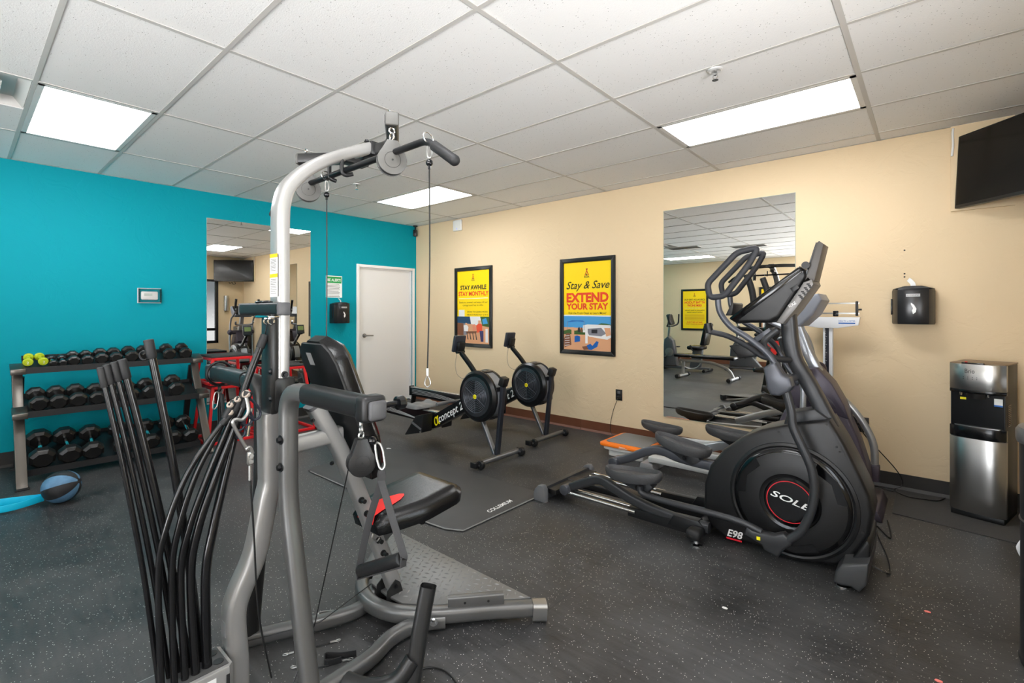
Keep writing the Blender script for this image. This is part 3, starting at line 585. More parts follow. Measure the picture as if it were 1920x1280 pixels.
sr0, sr1 = V((4.57,-3.375,.098)), V((4.73,-3.19,.098)); obj('side_sleeve', MB().sq([sr0,sr1], .034, .05, .2, up=(0,0,1)), GREYM, base)
q_ = (sr1-sr0).normalized(); n_q = V((q_.y,-q_.x,0))
for t in (.3,.72): obj('adjustment_hole', MB().cyl(sr0.lerp(sr1,t)+n_q*.0165, sr0.lerp(sr1,t)+n_q*.0178, .0055, n=12), BLKINK, base)
bo = MB(); bolt(bo, at(813,1166,z=.06), tuple(n_q), .012, .012); obj('side_bolt', bo, CHROME, base)
# open upright socket
so = [V((4.762,-3.715,.03)), V((4.756,-3.69,.12)), V((4.752,-3.665,.22)), V((4.75,-3.63,.345))]
us = obj('upright_socket', MB().sq(bez(so,4), .062, .058, .3, up=tuple(RT), caps=False).sq(bez(so,4), .055, .051, .3, up=tuple(RT), caps=False).prism([(4.68,-3.80,.0),(4.84,-3.76,0),(4.86,-3.68,0),(4.70,-3.66,0)], (0,0,.02), .004), DKG, gym)
top_ = so[-1]; ring = []
obj('socket_flare', MB().tube(bez([(4.57,-3.86,.035),(4.66,-3.825,.036),(4.735,-3.765,.06),(4.76,-3.71,.12)],4), .03, 12), DKG, us)
# rod box and flexible rods
ZB = .175
box = obj('rod_box', MB().prism([(4.25,-4.165,ZB),(4.365,-4.165,ZB),(4.38,-4.18,ZB),(4.38,-4.52,ZB),(4.25,-4.52,ZB),(4.235,-4.50,ZB),(4.235,-4.18,ZB)], (0,0,-ZB), .006), SILVER, gym)
obj('box_top', MB().prism([(4.247,-4.178,ZB),(4.367,-4.178,ZB),(4.367,-4.505,ZB),(4.247,-4.505,ZB)], (0,0,.003), .001), mat('rod_box_top', (66,66,66), .5), box)
for x in (4.277,4.336): obj('rod_hole_plug', MB().cyl((x,-4.2,ZB+.003),(x,-4.2,ZB+.005),.016,n=20), DKG, box)
lbx = obj('caution_label', MB().box((4.38,-4.38,.05),(4.3807,-4.22,.155)), WHITEP, box)
text('CAUTION', (4.3809,-4.30,.137), (0,1,0), (0,0,1), .016, BLKINK, box, fit=.09)
ln = MB()
for k in range(7): ln.box((4.3807,-4.37,.125-k*.011),(4.3811,-4.23-.03*random.random(),.1285-k*.011))
tag(obj('fine_print', ln, mat('grey_print'), box), kind='stuff')
obj('rod_box_strip', MB().box((4.381,-4.19,.02),(4.384,-4.18,.15),.001), DKG, box)
def rod(pts, d0, d1, cap, m=ROD, xs=None):
    P_ = bez(pts, 8); n_ = len(P_); o = obj('power_rod', MB().tube(P_, 1, 12, radii=[d0+(d1-d0)*k/(n_-1) for k in range(n_)]), m, gym)
    return o, P_
nb = [at(a,b,z=ZB) for a, b in ((388,1250),(367,1263),(347,1274))]
step = nb[1]-nb[0]; rowN = ats(((388,1250),(367,1263),(347,1274),(327,1285),(303,1297)), z=ZB); rowF = ats(((377,1238),(354,1250),(335,1260),(317,1271),(298,1282)), z=ZB)
# bent rods hooked to the cable
def trace(pl, x0, x1):
    n_ = len(pl); return [at(a,b,x=x0+(x1-x0)*k/(n_-1)) for k, (a,b) in enumerate(pl)]
bent = [([(358,1080),(372,990),(405,890),(440,800),(464,740)], .0135, .0125, 1), ([(339,1080),(355,990),(390,890),(425,805),(448,750)], .0112, .0098, 2), ([(322,1080),(335,990),(367,890),(408,810),(434,760)], .0104, .0095, 3), ([(297,1080),(312,990),(350,890),(400,815),(434,774)], .0096, .009, 4)]
for k, (pl, r0, r1, row) in enumerate(bent):
    pts = [rowN[row]] + trace(pl, 4.322, 4.35)
    o, P_ = rod(pts, r0, r1, True); tipd = (P_[-1]-P_[-2]).normalized()
    obj('rod_cap', MB().cyl(P_[-1]-tipd*.045, P_[-1]+tipd*.012, r1+.0022, n=16).cyl(P_[-1]+tipd*.012, P_[-1]+tipd*.0125, .004, n=8), RUBBER, o)
    fd = (-FW*.8+V((0,0,.45))-RT*.1).normalized(); rc_ = .0145 if k == 0 else .0112; tp = P_[-1]+fd*.008
    obj('cap_face', MB().lathe([(.0035,.003),(.0045,.0045),(rc_-.001,.0045),(rc_,.003),(rc_,-.004),(.0035,-.004)], tp, dirv=fd, n=24), mat('brown_cap_face', (146,134,122), .5), o)
    obj('cap_screw', MB().cyl(tp+fd*.003, tp+fd*.0042, .0042, n=6), BLACKM, o)
    tx, ty = ((464,740),(449,750),(434,760),(435,774))[k]; hpts = [at(tx+a_,ty+b_,x=4.352-.004*k) for a_, b_ in ((4,6),(17,19),(24,31),(22,42),(12,47),(4,41))]
    obj('rod_hook', MB().tube(bez(hpts,5), .0046, 8), mat('hook_blue_steel', (62,66,78), .28, .7), o)
# straight rods leaning back
tops = [((279,641),.0135,.0118),((229,678),.0125,.0108),((214,683),.0092,.0082),((200,688),.0084,.0075),((189,693),.0084,.0074)]
for k, (tp_, r0, r1) in enumerate(tops):
    e = at(*tp_, x=4.25); b0 = rowF[k]; o, P_ = rod([b0, b0.lerp(e,.35)+V((0,.012,0)), b0.lerp(e,.7)+V((0,.01,0)), e], r0, r1*1.0, True)
    d = (P_[-1]-P_[-2]).normalized(); obj('rod_cap', MB().cyl(e-d*.055, e+d*.008, r1*1.05+.0022, n=16, bev=.003), RUBBER, o)
    s_ = -RT*.02
    if k == 0: obj('rod_ring', MB().torus(e-d*.045+s_*(1.0+r1*20), .014, .0032, (FW+V((0,0,.1))), n=18), BLACKM, o)
e = at(497,628,x=4.29); o, P_ = rod([rowN[0], at(386,1080,x=4.335), at(400,990,x=4.33), at(422,890,x=4.32), at(445,790,x=4.31), at(458,730,x=4.30), e], .0155, .0122, True); obj('rod_cap', MB().cyl(e-(P_[-1]-P_[-4]).normalized()*.05, e, .015, n=14), RUBBER, o); obj('rod_cable', MB().tube([e, (4.315,-4.03,1.325)], .0022, 6), CABLE, o)
# hook, clamp and cable to the base
hk0 = at(440,783,x=4.37); hk1 = at(464,835,x=4.37)
hook = obj('cable_hook', MB().tube(bez([at(462,745,x=4.365),at(466,770,x=4.37),at(455,786,x=4.372),at(442,786,x=4.372),at(438,797,x=4.372),at(464,843,x=4.372)],6), .0062, 10), STEEL, gym)
obj('hook_pin', MB().tube([at(471,765,x=4.34),at(464,817,x=4.34)], .0062, 10), CHROME, hook)
q0 = at(469,858,x=4.372); obj('cable_clamp', MB().rbox(q0,(.012,.022,.045),.005).tube(bez([at(461,842,x=4.374),at(468,838,x=4.376),at(474,850,x=4.376)],4),.006,8).cyl(q0+V((.006,0,.008)),q0+V((.014,0,.008)),.008,n=6).cyl(q0+V((.006,0,-.012)),q0+V((.012,0,-.012)),.007,n=10), STEEL, hook)
obj('cable_clamp', MB().cyl(at(469,872,x=4.372), at(469,900,x=4.372), .0055, n=10), STEEL, hook)
obj('tension_cable', MB().tube(bez([at(469,898,x=4.372),at(476,1000,x=4.372),at(485,1150,x=4.372),V((4.372,-4.04,.05))],5), .0032, 6), CABLE, hook)
ca = MB().tube([at(653,880,y=-3.99), at(590,1170,y=-3.95), V((4.53,-4.06,.05))], .0022, 6); obj('pulley_cable', ca, CABLE, gym)
obj('base_cable', MB().tube([at(696,1094,z=.1), at(600,1166,z=.07), V((4.16,-4.05,.09)), V((4.12,-4.15,.09))], .0022, 6), CABLE, gym)
# loose cables and bits lying under the gym
def cable_thing(name, pts, label, r=.0024, loops=(1,1)):
    P_ = [at(a,b,z=.004) for a, b in pts]; t = thing(name, (P_[0].x,P_[0].y,0), label, 'cable', 'loose cables under the gym')
    obj('cord', MB().tube(bez(P_,6), r, 6), CABLE, t)
    for e, d, on in ((P_[0],P_[0]-P_[1],loops[0]),(P_[-1],P_[-1]-P_[-2],loops[1])):
        if on: d = d.normalized(); obj('crimp_sleeve', MB().cyl(e-d*.006,e+d*.012,.0042,n=8), STEEL, t); obj('end_loop', eye_loop(e+d*.01,d,.026,.006,.0018,d.cross(V((0,0,1)))), STEEL, t)
    return t
cable_thing('gym_cable', [(548,1223),(590,1212),(622,1203)], 'short black cable with two steel eye loops lying under the gym')
cable_thing('gym_cable', [(562,1250),(600,1250),(645,1238)], 'black cable with one steel eye loop beside the webbing strap', loops=(1,1))
cable_thing('gym_cable', [(775,1262),(800,1251),(826,1254),(845,1266),(862,1290)], 'black cable curling on the floor beside the upright socket', .0035, (0,0))
P_ = [at(a,b,z=.012) for a, b in ((668,1224),(640,1228),(612,1228),(609,1236),(612,1243),(640,1236))]
tag(obj('webbing_strap', MB().sq(bez(P_,5), .004, .024, .3, up=(0,0,1)), mat('black_webbing', (22,22,23), .85, bump=.2, bscale=500), at_=(P_[0].x,P_[0].y,0)), 'folded black webbing strap on the floor under the gym', 'strap')
tag(obj('carabiner', carabiner(at(596,1150,z=.006), at(629,1146,z=.006), FW, .0034, .012), STEEL, at_=tuple(at(612,1148,z=0))), 'steel carabiner lying on the floor beside the rear base tube', 'carabiner')
# ------------------------------------------------------------------ dumbbell rack
RACKM = mat('rack_steel', (100,95,89), .3, .85); SHELFM = mat('rack_shelf_black', (24,24,25), .42)
HEXM = mat('black_rubber_hex', (26,25,24), .32, bump=.06, bscale=220)
rack = thing('dumbbell_rack', (.5,-3.8,0), 'three tier black and grey steel dumbbell rack against the teal wall', 'rack')
YA, YB = -4.45, -3.17
for y in (YA, YB):
    pf = bez([(.40,y,.90),(.455,y,.74),(.56,y,.55),(.70,y,.30),(.83,y,.08),(.885,y,.0)],5)
    obj('front_post', MB().sq(pf, .066, .034, .15, up=(1,0,0)), RACKM, rack)
    obj('rear_leg', MB().sq([(.40,y+(.02 if y < -4 else -.02),.82),(.13,y+(.02 if y < -4 else -.02),.02)], .05, .03, .15, up=(1,0,0)), SHELFM, rack)
    obj('foot_plate', MB().box((.84,y-.04,0),(.93,y+.04,.012),.002).box((.08,y-.03,0),(.18,y+.03,.012),.002), SHELFM, rack)
SH = [(.53,.885,.27,.075), (.72,.548,.33,.10), (.735,.085,.40,.17)]       # front x, front z, depth, rise
for k, (xf, zf, dp, rise) in enumerate(SH):
    y0, y1 = YA+.035, YB-.035
    s_ = obj('shelf', MB().prism([(xf,y0,zf),(xf,y0,zf+.022),(xf-.006,y0,zf+.022),(xf-.006,y0,zf+.004),(xf-dp,y0,zf+rise),(xf-dp,y0,zf+rise+.03),(xf-dp-.006,y0,zf+rise+.03),(xf-dp-.006,y0,zf+rise-.004),(xf-.004,y0,zf-.03),(xf,y0,zf-.03)], (0,y1-y0,0)), SHELFM, rack)
    if k < 2:
        for y, s in ((YA,-1),(YB,1)):
            obj('end_bracket', MB().prism([(xf+.012,y-.045,zf-.035),(xf+.012,y-.045,zf+.012),(xf-.10,y-.045,zf+.055),(xf-.11,y-.045,zf+.02)], (0,.09,0), .004), RACKM, rack)
def dumbbell_mesh(r, hw, L, n=8):
    """axis along local x; resting on local z=0 plane at its flats"""
    ap = r*math.cos(PI/n); hd = []
    for s in (-1, 1):
        c = s*(L/2-hw/2); mb = MB(); prof = [(r*.72,-hw/2),(r*.97,-hw/2+hw*.2),(r,-hw/2+hw*.28),(r,hw/2-hw*.28),(r*.97,hw/2-hw*.2),(r*.72,hw/2)]
        vs = []; fs = []
        for rad, h in prof: vs += [V((c+h, rad*math.sin(2*PI*(k+.5)/n), ap+rad*math.cos(2*PI*(k+.5)/n))) for k in range(n)]
        for i in range(len(prof)-1): fs += [(i*n+k,i*n+(k+1)%n,(i+1)*n+(k+1)%n,(i+1)*n+k) for k in range(n)]
        fs += [tuple(range(n))[::-1], tuple((len(prof)-1)*n+k for k in range(n))]
        mb.add(vs, fs, False); hd.append(mb)
    hl = L/2-hw; g = MB().lathe([(.0125,-hl),(.0125,-hl*.8),(.0145,-hl*.75),(.0145,-hl*.6),(.0165,-hl*.2),(.0165,hl*.2),(.0145,hl*.6),(.0145,hl*.75),(.0125,hl*.8),(.0125,hl)], (0,0,ap), dirv=(1,0,0), n=14)
    return hd, g
DB = {}
def dumbbell(r, hw, L, label, group):
    key = (r, hw, L)
    t = thing('hex_dumbbell', (0,0,0), label, 'dumbbell', group)
    if key not in DB:
        hd, g = dumbbell_mesh(r, hw, L); a = obj('head', hd[0], HEXM, t, local=True, sharp=10); b = obj('head', hd[1], HEXM, t, local=True, sharp=10); c = obj('handle', g, CHROME, t, local=True); DB[key] = (a,b,c)
    else:
        for s_ in DB[key]: q = s_.copy(); COL.objects.link(q); q.parent = t
    return t
ordn = ['first','second','third','fourth','fifth','sixth','seventh','eighth','ninth','tenth']
def place(px_list, shelf, dims, shelfname):
    xf, zf, dp, rise = SH[shelf]; ang = math.atan2(rise, dp)
    for k, (px_, (r, hw, L)) in enumerate(zip(px_list, dims)):
        xc = xf-.012-(L/2)*math.cos(ang); y = at(px_, 700, x=xc+L*.3).y
        n_ = len(px_list); where = ordn[k] if k < n_-1 else 'last'
        t = dumbbell(r, hw, L, 'black hex dumbbell on the %s shelf, %s from the left' % (shelfname, where) if k < n_-1 else 'black hex dumbbell at the right end of the %s shelf' % shelfname, 'hex dumbbells on the %s shelf' % shelfname)
        d = -(xf-.004-xc); zc = zf+.006+(-d)/dp*rise
        t.location = (xc, y, zc+.002); t.rotation_euler = (0, ang, random.uniform(-.05,.05))
place([99,118,139,164,191,217,246,274,317,347], 0, [(.031,.045,.16)]*2+[(.045,.055,.19)]*2+[(.051,.06,.2)]*2+[(.055,.062,.21)]*2+[(.057,.064,.22)]*2, 'top')
place([71,109,146,183,215,246,280,330], 1, [(.063,.07,.26),(.063,.07,.26),(.064,.07,.26),(.06,.066,.25),(.058,.066,.25),(.058,.066,.25),(.066,.068,.25),(.07,.07,.26)], 'middle')
place([78,128,175,230,281,322,354], 2, [(.086,.095,.37),(.08,.092,.37),(.078,.088,.36),(.078,.082,.35),(.073,.08,.34),(.07,.078,.34),(.069,.076,.33)], 'bottom')
# small green dumbbells at the left end of the top shelf
GRN = mat('lime_neoprene', (176,190,32), .55)
for k, (px_, py_, dx) in enumerate(((45,682,.04),(60,684,.02),(56,676,-.07),(72,679,-.09))):
    if k % 2: continue
for k, (dx, dy, lab) in enumerate(((.0,-4.385,'small lime green round ended dumbbell at the left end of the top shelf'),(.0,-4.306,'small lime green round ended dumbbell beside the smallest hex dumbbell'))):
    t = thing('green_dumbbell', (.42,dy,.94), lab, 'dumbbell', 'small green dumbbells')
    for s in (-1,1):
        obj('head', MB().lathe([(.012,-.016),(.028,-.014),(.033,-.007),(.033,.007),(.028,.014),(.012,.016)], (s*.062,0,0), dirv=(1,0,0), n=20), GRN, t, local=True)
    obj('handle', MB().cyl((-.05,0,0),(.05,0,0),.013,n=12), GRN, t, local=True)
    text('2', (.081,0,-.011), (0,1,0), (0,0,1), .03, WHITEP, t, local=True)
    t.location = (.435,dy,.885+.036+.045); t.rotation_euler = (0,.27,.12 if k else -.1)
# medicine ball with two-tone panels
bc = V((1.445,-4.285,.112)); ball = thing('medicine_ball', (bc.x,bc.y,0), 'blue and black ten pound medicine ball on the floor before the rack', 'ball')
ax = (-RT*.93-FW*.25+V((0,0,-.28))).normalized(); e1 = (V((0,0,1))-ax*ax.z).normalized(); e2 = ax.cross(e1)
BLU = mat('ball_blue', (84,124,156), .5, bump=.25, bscale=500, var=.15, vscale=30); BBK = mat('ball_black', (34,34,36), .5, bump=.25, bscale=500)
for k in range(8):
    mb = MB(); a0 = 2*PI*k/8+.25; vs = []; fs = []; R = .111; nu, nv = 12, 5
    for i in range(nu+1):
        th = .16+(PI-.32)*i/nu
        for j in range(nv+1):
            a = a0+.015/max(.2,math.sin(th))+(2*PI/8-.03/max(.2,math.sin(th)))*j/nv
            vs.append(bc+(ax*math.cos(th)+(e1*math.cos(a)+e2*math.sin(a))*math.sin(th))*R)
    for i in range(nu):
        for j in range(nv): fs.append((i*(nv+1)+j,i*(nv+1)+j+1,(i+1)*(nv+1)+j+1,(i+1)*(nv+1)+j))
    mb.add(vs, fs); obj('panel', mb, BBK if k % 2 else BLU, ball)
obj('bladder', MB().ell(bc,(.1095,.1095,.1095),32,20), BBK, ball)
text('10', bc+ax*.1105-e1*.012, e2*-1, e1, .04, WHITEP, ball)
# cyan band loop
bp_ = [at(a,b,z=.03) for a, b in ((82,936),(60,942),(30,949),(-10,955),(-60,962))]
band = MB(); n_ = len(bp_)
cy = [bp_[0]]+bp_[1:]
def ribbon(offs, zo):
    pts = [p+V((0,0,z))+(RT.cross(V((0,0,1))))*o for p, o, z in zip(bp_, offs, zo)]
    return bez(pts,6)
band.sq(ribbon([0,.03,.045,.05,.05],[0,.01,.0,-.01,-.015]), .05, .004, .3, up=(0,0,1)).sq(ribbon([0,-.025,-.04,-.045,-.045],[.0,.012,.02,.01,.0]), .05, .004, .3, up=(0,0,1))
bd = thing('exercise_band', (bp_[1].x,bp_[1].y,0), 'bright cyan flat exercise band loop on the floor by the medicine ball', 'exercise band')
obj('upper_strand', MB().sq(ribbon([0,-.02,-.035,-.04,-.04],[.014,.02,.028,.03,.03]), .004, .055, .3, up=(0,0,1)), mat('cyan_latex', (20,186,222), .35), bd)
obj('lower_strand', MB().sq(ribbon([0,.02,.03,.03,.03],[.012,.008,.004,.0,.0]), .004, .045, .3, up=(0,0,1)), mat('cyan_latex'), bd)
# ------------------------------------------------------------------ red plyometric boxes
PRED = mat('red_powder_coat', (208,30,34), .38); PTOP = mat('box_grip_top', (44,44,44), .7, bump=.3, bscale=200)
def plyo(cx, cy, z0, h, tw, bw, rz, label):
    t = thing('plyometric_box', (cx,cy,z0), label, 'exercise box', 'red plyometric boxes', rz)
    q = .028; a, b = tw/2-q/2, bw/2-q/2
    obj('top_pad', MB().box((-tw/2,-tw/2,h-.018),(tw/2,tw/2,h),.003), PTOP, t, local=True)
    for s in (-1,1):
        obj('top_rail', MB().sq([(-tw/2,s*a,h-.034),(tw/2,s*a,h-.034)], q, q, .1), PRED, t, local=True); obj('top_rail', MB().sq([(s*a,-tw/2,h-.034),(s*a,tw/2,h-.034)], q, q, .1), PRED, t, local=True)
        obj('base_rail', MB().sq([(-bw/2,s*b,q/2),(bw/2,s*b,q/2)], q, q, .1), PRED, t, local=True); obj('base_rail', MB().sq([(s*b,-bw/2,q/2),(s*b,bw/2,q/2)], q, q, .1), PRED, t, local=True)
        for s2 in (-1,1): obj('leg', MB().sq([(s*a,s2*a,h-.03),(s*b,s2*b,q/2)], q, q, .1, up=(1,0,0)), PRED, t, local=True)
    return t
plyo(.37,-2.865,0,.61,.38,.50,0,'tall red framed box with black top, carrying a smaller box')
plyo(.38,-2.865,.611,.30,.40,.45,.02,'small red framed box with black top stacked on a taller one')
plyo(.44,-2.30,0,.76,.40,.58,0,'tallest red framed box with black top standing alone before the mirror')
# ------------------------------------------------------------------ rowing machines (built at the nearer one)
RB = mat('rower_black', (14,14,16), .28); RALU = mat('rower_aluminium', (120,122,126), .3, .8); RSEAT = mat('rower_seat_grey', (112,113,114), .5); LCD = mat('lcd_green', (126,146,92), .3)
YEL = mat('yellow_print', (240,226,20), .5); MESH = mat('flywheel_mesh', (150,154,160), .45, .5)
X0, Y0 = 3.19, -1.53
rw = thing('rowing_machine', (X0,Y0,0), 'black rowing machine with caged flywheel, the nearer one beside the exercise mat', 'rowing machine', 'rowing machines')
fb_ = obj('front_foot_bar', MB().cyl((X0,Y0-.29,.045),(X0,Y0+.29,.045),.024,n=16), RALU, rw)
for s in (-1,1):
    obj('transport_wheel', MB().lathe([(.012,-.02),(.036,-.018),(.04,-.01),(.04,.01),(.036,.018),(.012,.02)], (X0+.028,Y0+s*.275,.041), dirv=(0,1,0), n=20).rbox((X0-.012,Y0+s*.31,.04),(.07,.04,.05),.006), BLACKP, fb_)
    obj('wheel_hub', MB().cyl((X0+.028,Y0+s*.275-.021,.041),(X0+.028,Y0+s*.275+.021,.041),.009,n=10), STEEL, fb_)
obj('front_leg', MB().sq([(X0-.03,Y0,.06),(X0+.045,Y0,.70)], .05, .036, .2, up=(1,0,0)), mat('rower_post', (52,55,62), .3, .5), rw)
obj('rear_strut', MB().sq([(X0-.06,Y0,.06),(X0-.26,Y0,.42)], .045, .03, .2, up=(1,0,0)), RALU, rw)
obj('post_cap', MB().rbox((X0+.05,Y0,.735),(.06,.075,.085),.008,rot=Matrix.Rotation(.35,3,'Y')), BLACKP, rw)
cx, cz, R = 2.978, .583, .238
fw_ = obj('flywheel_housing', MB().lathe([(.16,-.105),(.215,-.1),(R,-.075),(R,-.05)], (cx,Y0,cz), dirv=(0,1,0), n=48).lathe([(R,.05),(R,.075),(.215,.1),(.16,.105)], (cx,Y0,cz), dirv=(0,1,0), n=48), RB, rw)
obj('vent_band', MB().lathe([(R-.006,-.05),(R-.006,.05)], (cx,Y0,cz), dirv=(0,1,0), n=48), MESH, fw_)
for a in (20,75,130,200,255,310):
    d = V((math.cos(math.radians(a)),0,math.sin(math.radians(a)))); obj('band_clip', MB().rbox(V((cx,Y0,cz))+d*(R-.002),(.012,.12,.04),.004,rot=Matrix.Rotation(-math.radians(a),3,'Y')), RB, fw_)
obj('guard_plate', MB().lathe([(.0,-.098),(.15,-.1)], (cx,Y0,cz), dirv=(0,1,0), n=40, cap=False), mat('rower_grille_back', (10,10,11), .5), fw_)
rg = MB()
for k in range(9): rg.torus((cx,Y0-.107,cz), .022+.0155*k, .0028, (0,1,0), 36, 6)
for k in range(6):
    a = PI*k/3+.5; rg.tube([(cx+.02*math.cos(a),Y0-.107,cz+.02*math.sin(a)),(cx+.152*math.cos(a),Y0-.107,cz+.152*math.sin(a))], .003, 6)
tag(obj('guard_rings', rg, mat('rower_ring_black', (84,88,96), .3, .4), fw_), kind='stuff')
obj('guard_rim', MB().lathe([(.145,-.104),(.153,-.112),(.185,-.106),(.185,-.098)], (cx,Y0,cz), dirv=(0,1,0), n=48, cap=False), mat('rower_rim', (44,46,50), .22), fw_)
obj('hub_badge', MB().lathe([(0,-.114),(.02,-.113),(.022,-.108)], (cx,Y0,cz), dirv=(0,1,0), n=20, cap=False), YEL, fw_)
text('C2', (cx,Y0-.1145,cz-.008), (1,0,0), (0,0,1), .024, BLKINK, fw_)
obj('chain_guard', MB().rbox((cx,Y0+.115,cz-.02),(.36,.03,.3),.014), RB, fw_)
ma = obj('monitor_arm', MB().sq([(2.88,Y0,.78),(2.80,Y0,.86),(2.68,Y0,.965)], .042, .036, .2, up=(0,1,0)), RB, rw)
obj('arm_pivot', MB().cyl((2.665,Y0-.05,.975),(2.665,Y0+.05,.975),.016,n=14), BLACKP, ma)
mon = obj('monitor', MB().rbox((2.645,Y0,1.055),(.035,.145,.165),.01,rot=Matrix.Rotation(.22,3,'Y')), mat('monitor_shell', (40,44,52), .4), rw)
obj('monitor_back', MB().rbox((2.675,Y0,1.03),(.04,.085,.085),.008,rot=Matrix.Rotation(.22,3,'Y')), BLACKP, mon)
obj('lcd', MB().rbox((2.6265,Y0,1.075),(.002,.1,.075),.0,rot=Matrix.Rotation(.22,3,'Y')), LCD, mon)
obj('sensor_wire', MB().tube(bez([(2.66,Y0-.04,.96),(2.66,Y0-.06,.85),(2.70,Y0-.07,.76),(2.80,Y0-.08,.73),(2.84,Y0-.06,.76)],6), .0025, 6), mat('grey_wire', (120,110,100), .5), ma)
bmn = obj('main_beam', MB().prism([(2.83,Y0-.045,.58),(2.88,Y0-.045,.46),(2.22,Y0-.045,.13),(2.16,Y0-.045,.235),(2.22,Y0-.045,.27)], (0,.09,0), .006), RB, rw)
bd_ = V((.885,0,.47)).normalized(); bu = V((-bd_.z,0,bd_.x))
am = MB(); ac = V((2.355,Y0-.0468,.255)); ring_ = []
for k in range(20): a = 2*PI*k/20; ring_ += [ac+bd_*(.034*math.cos(a)+.012*math.sin(a))+bu*(.043*math.sin(a)), ac+bd_*(.016*math.cos(a)+.009*math.sin(a))+bu*(.030*math.sin(a))]
am.add(ring_, [(2*k,2*k+1,(2*k+3)%40,(2*k+2)%40) for k in range(20)], False)
am.add([ac+bd_*a+bu*b for a, b in ((.036,.043),(.058,.043),(.035,0),(.052,-.043),(.028,-.043),(.016,0))], [(0,1,2,5),(5,2,3,4)], False); obj('logo_mark', am, YEL, bmn)
text('concept 2', V((2.40,Y0-.046,.245)), bd_, bu, .105, WHITEP, bmn, align='LEFT', bold=.012, shear=.3, fit=.40)
ft = obj('foot_stretcher', MB().prism([(2.03,Y0-.20,.09),(2.32,Y0-.20,.16),(2.335,Y0-.20,.345),(2.21,Y0-.20,.31)], (0,.13,0), .008).prism([(2.03,Y0+.07,.09),(2.32,Y0+.07,.16),(2.335,Y0+.07,.345),(2.21,Y0+.07,.31)], (0,.13,0), .008), BLACKP, rw)
obj('foot_strap', MB().sq([(2.17,Y0-.2005,.24),(2.31,Y0-.2005,.19)], .012, .022, .2), GREYP, ft)
obj('stretcher_rod', MB().cyl((2.30,Y0-.21,.165),(2.30,Y0+.21,.165),.008,n=10), STEEL, ft)
rl_ = [(2.36,Y0,.27),(.86,Y0,.285)]
rail = obj('seat_rail', MB().sq(rl_, .062, .12, .12, up=(0,0,1)), RB, rw)
obj('rail_track', MB().box((.86,Y0-.034,.333),(2.36,Y0+.034,.345),.003), mat('rail_steel', (205,204,200), .25, .8), rail)
for k, sw in enumerate((.0,.012,.024,.036)):
    for s in (-1,1): obj('rail_stripe', MB().tube(bez([(.90,Y0+s*.0325,.315-sw*1.6),(1.3,Y0+s*.0325,.305-sw*1.3),(1.7,Y0+s*.0325,.275-sw*.8),(2.0,Y0+s*.0325,.24-sw*.2)],5), .0028, 4), mat('stripe_grey', (170,172,172), .4), rail)
obj('rear_leg', MB().sq([(.90,Y0,.23),(.86,Y0,.03)], .06, .034, .2, up=(1,0,0)), RB, rw); obj('rear_foot', MB().box((.82,Y0-.17,0),(.885,Y0+.17,.035),.006), BLACKP, rw)
obj('rail_end', MB().rbox((.85,Y0,.29),(.02,.075,.13),.005), BLACKP, rail)
# contoured seat
st = MB(); vs = []; fs = []; nx, ny = 8, 16
for i in range(nx+1):
    for j in range(ny+1):
        u, v = -1+2*i/nx, -1+2*j/ny; w = .165*(1-.12*u*u); dd = .115*(1-.25*abs(v)**3)
        vs.append(V((2.07+u*dd, Y0+v*w, .392+.02*abs(v)**1.5-.012*math.exp(-((abs(v)-.45)/.25)**2)*(1-u*.4)+.012*(u < -.3)-.018*max(0,max(abs(u),abs(v))-.85)/.15)))
N_ = len(vs); vs += [V((p.x,p.y,.362)) for p in vs]
for i in range(nx):
    for j in range(ny):
        a = i*(ny+1)+j; fs += [(a,a+1,a+ny+2,a+ny+1),(N_+a,N_+a+ny+1,N_+a+ny+2,N_+a+1)]
for j in range(ny): fs += [(j,N_+j,N_+j+1,j+1),(nx*(ny+1)+j,nx*(ny+1)+j+1,N_+nx*(ny+1)+j+1,N_+nx*(ny+1)+j)]
for i in range(nx): a = i*(ny+1); b = a+ny; fs += [(a,a+ny+1,N_+a+ny+1,N_+a),(b,N_+b,N_+b+ny+1,b+ny+1)]
st.add(vs, fs); se = obj('seat', st, RSEAT, rw, sharp=70)
obj('seat_carriage', MB().rbox((2.07,Y0,.352),(.14,.1,.03),.006), BLACKP, se)
obj('pull_handle', MB().cyl((2.58,Y0-.22,.48),(2.58,Y0+.22,.48),.013,n=12).cyl((2.58,Y0-.23,.48),(2.58,Y0-.09,.48),.018,n=14,bev=.004).cyl((2.58,Y0+.09,.48),(2.58,Y0+.23,.48),.018,n=14,bev=.004), GREYP, rw)
rw2 = dup(rw, None, label='black rowing machine with caged flywheel, the farther one along the beige wall'); rw2.location = (X0-.095, Y0+.868, 0)
# ------------------------------------------------------------------ exercise mat
MATM = mat('exercise_mat', (60,60,60), .55, bump=.1, bscale=260, var=.05)
mz = .012
mpoly = [(2.13,-2.80,0),(3.66,-2.79,0),(3.86,-2.77,0),(3.965,-2.715,0),(3.972,-1.98,0),(3.90,-1.91,0),(2.18,-1.91,0),(2.10,-1.97,0),(2.08,-2.74,0)]
em = thing('exercise_mat', (3.0,-2.35,0), 'large dark grey exercise mat with clipped corners on the rubber floor', 'mat')
obj('mat_sheet', MB().prism([V(p) for p in mpoly], (0,0,mz), .003), MATM, em)
edge = bez([(2.16,-2.80,mz*.6),(3.66,-2.793,mz*.6)],2)+[V((3.86,-2.773,mz*.6)),V((3.968,-2.717,mz*.6)),V((3.976,-1.98,mz*.6))]
obj('bound_edge', MB().tube(edge, .0045, 6), mat('mat_edge_grey', (128,128,126), .6), em)
a_, b_ = at(918,961,z=mz), at(962,939,z=mz)
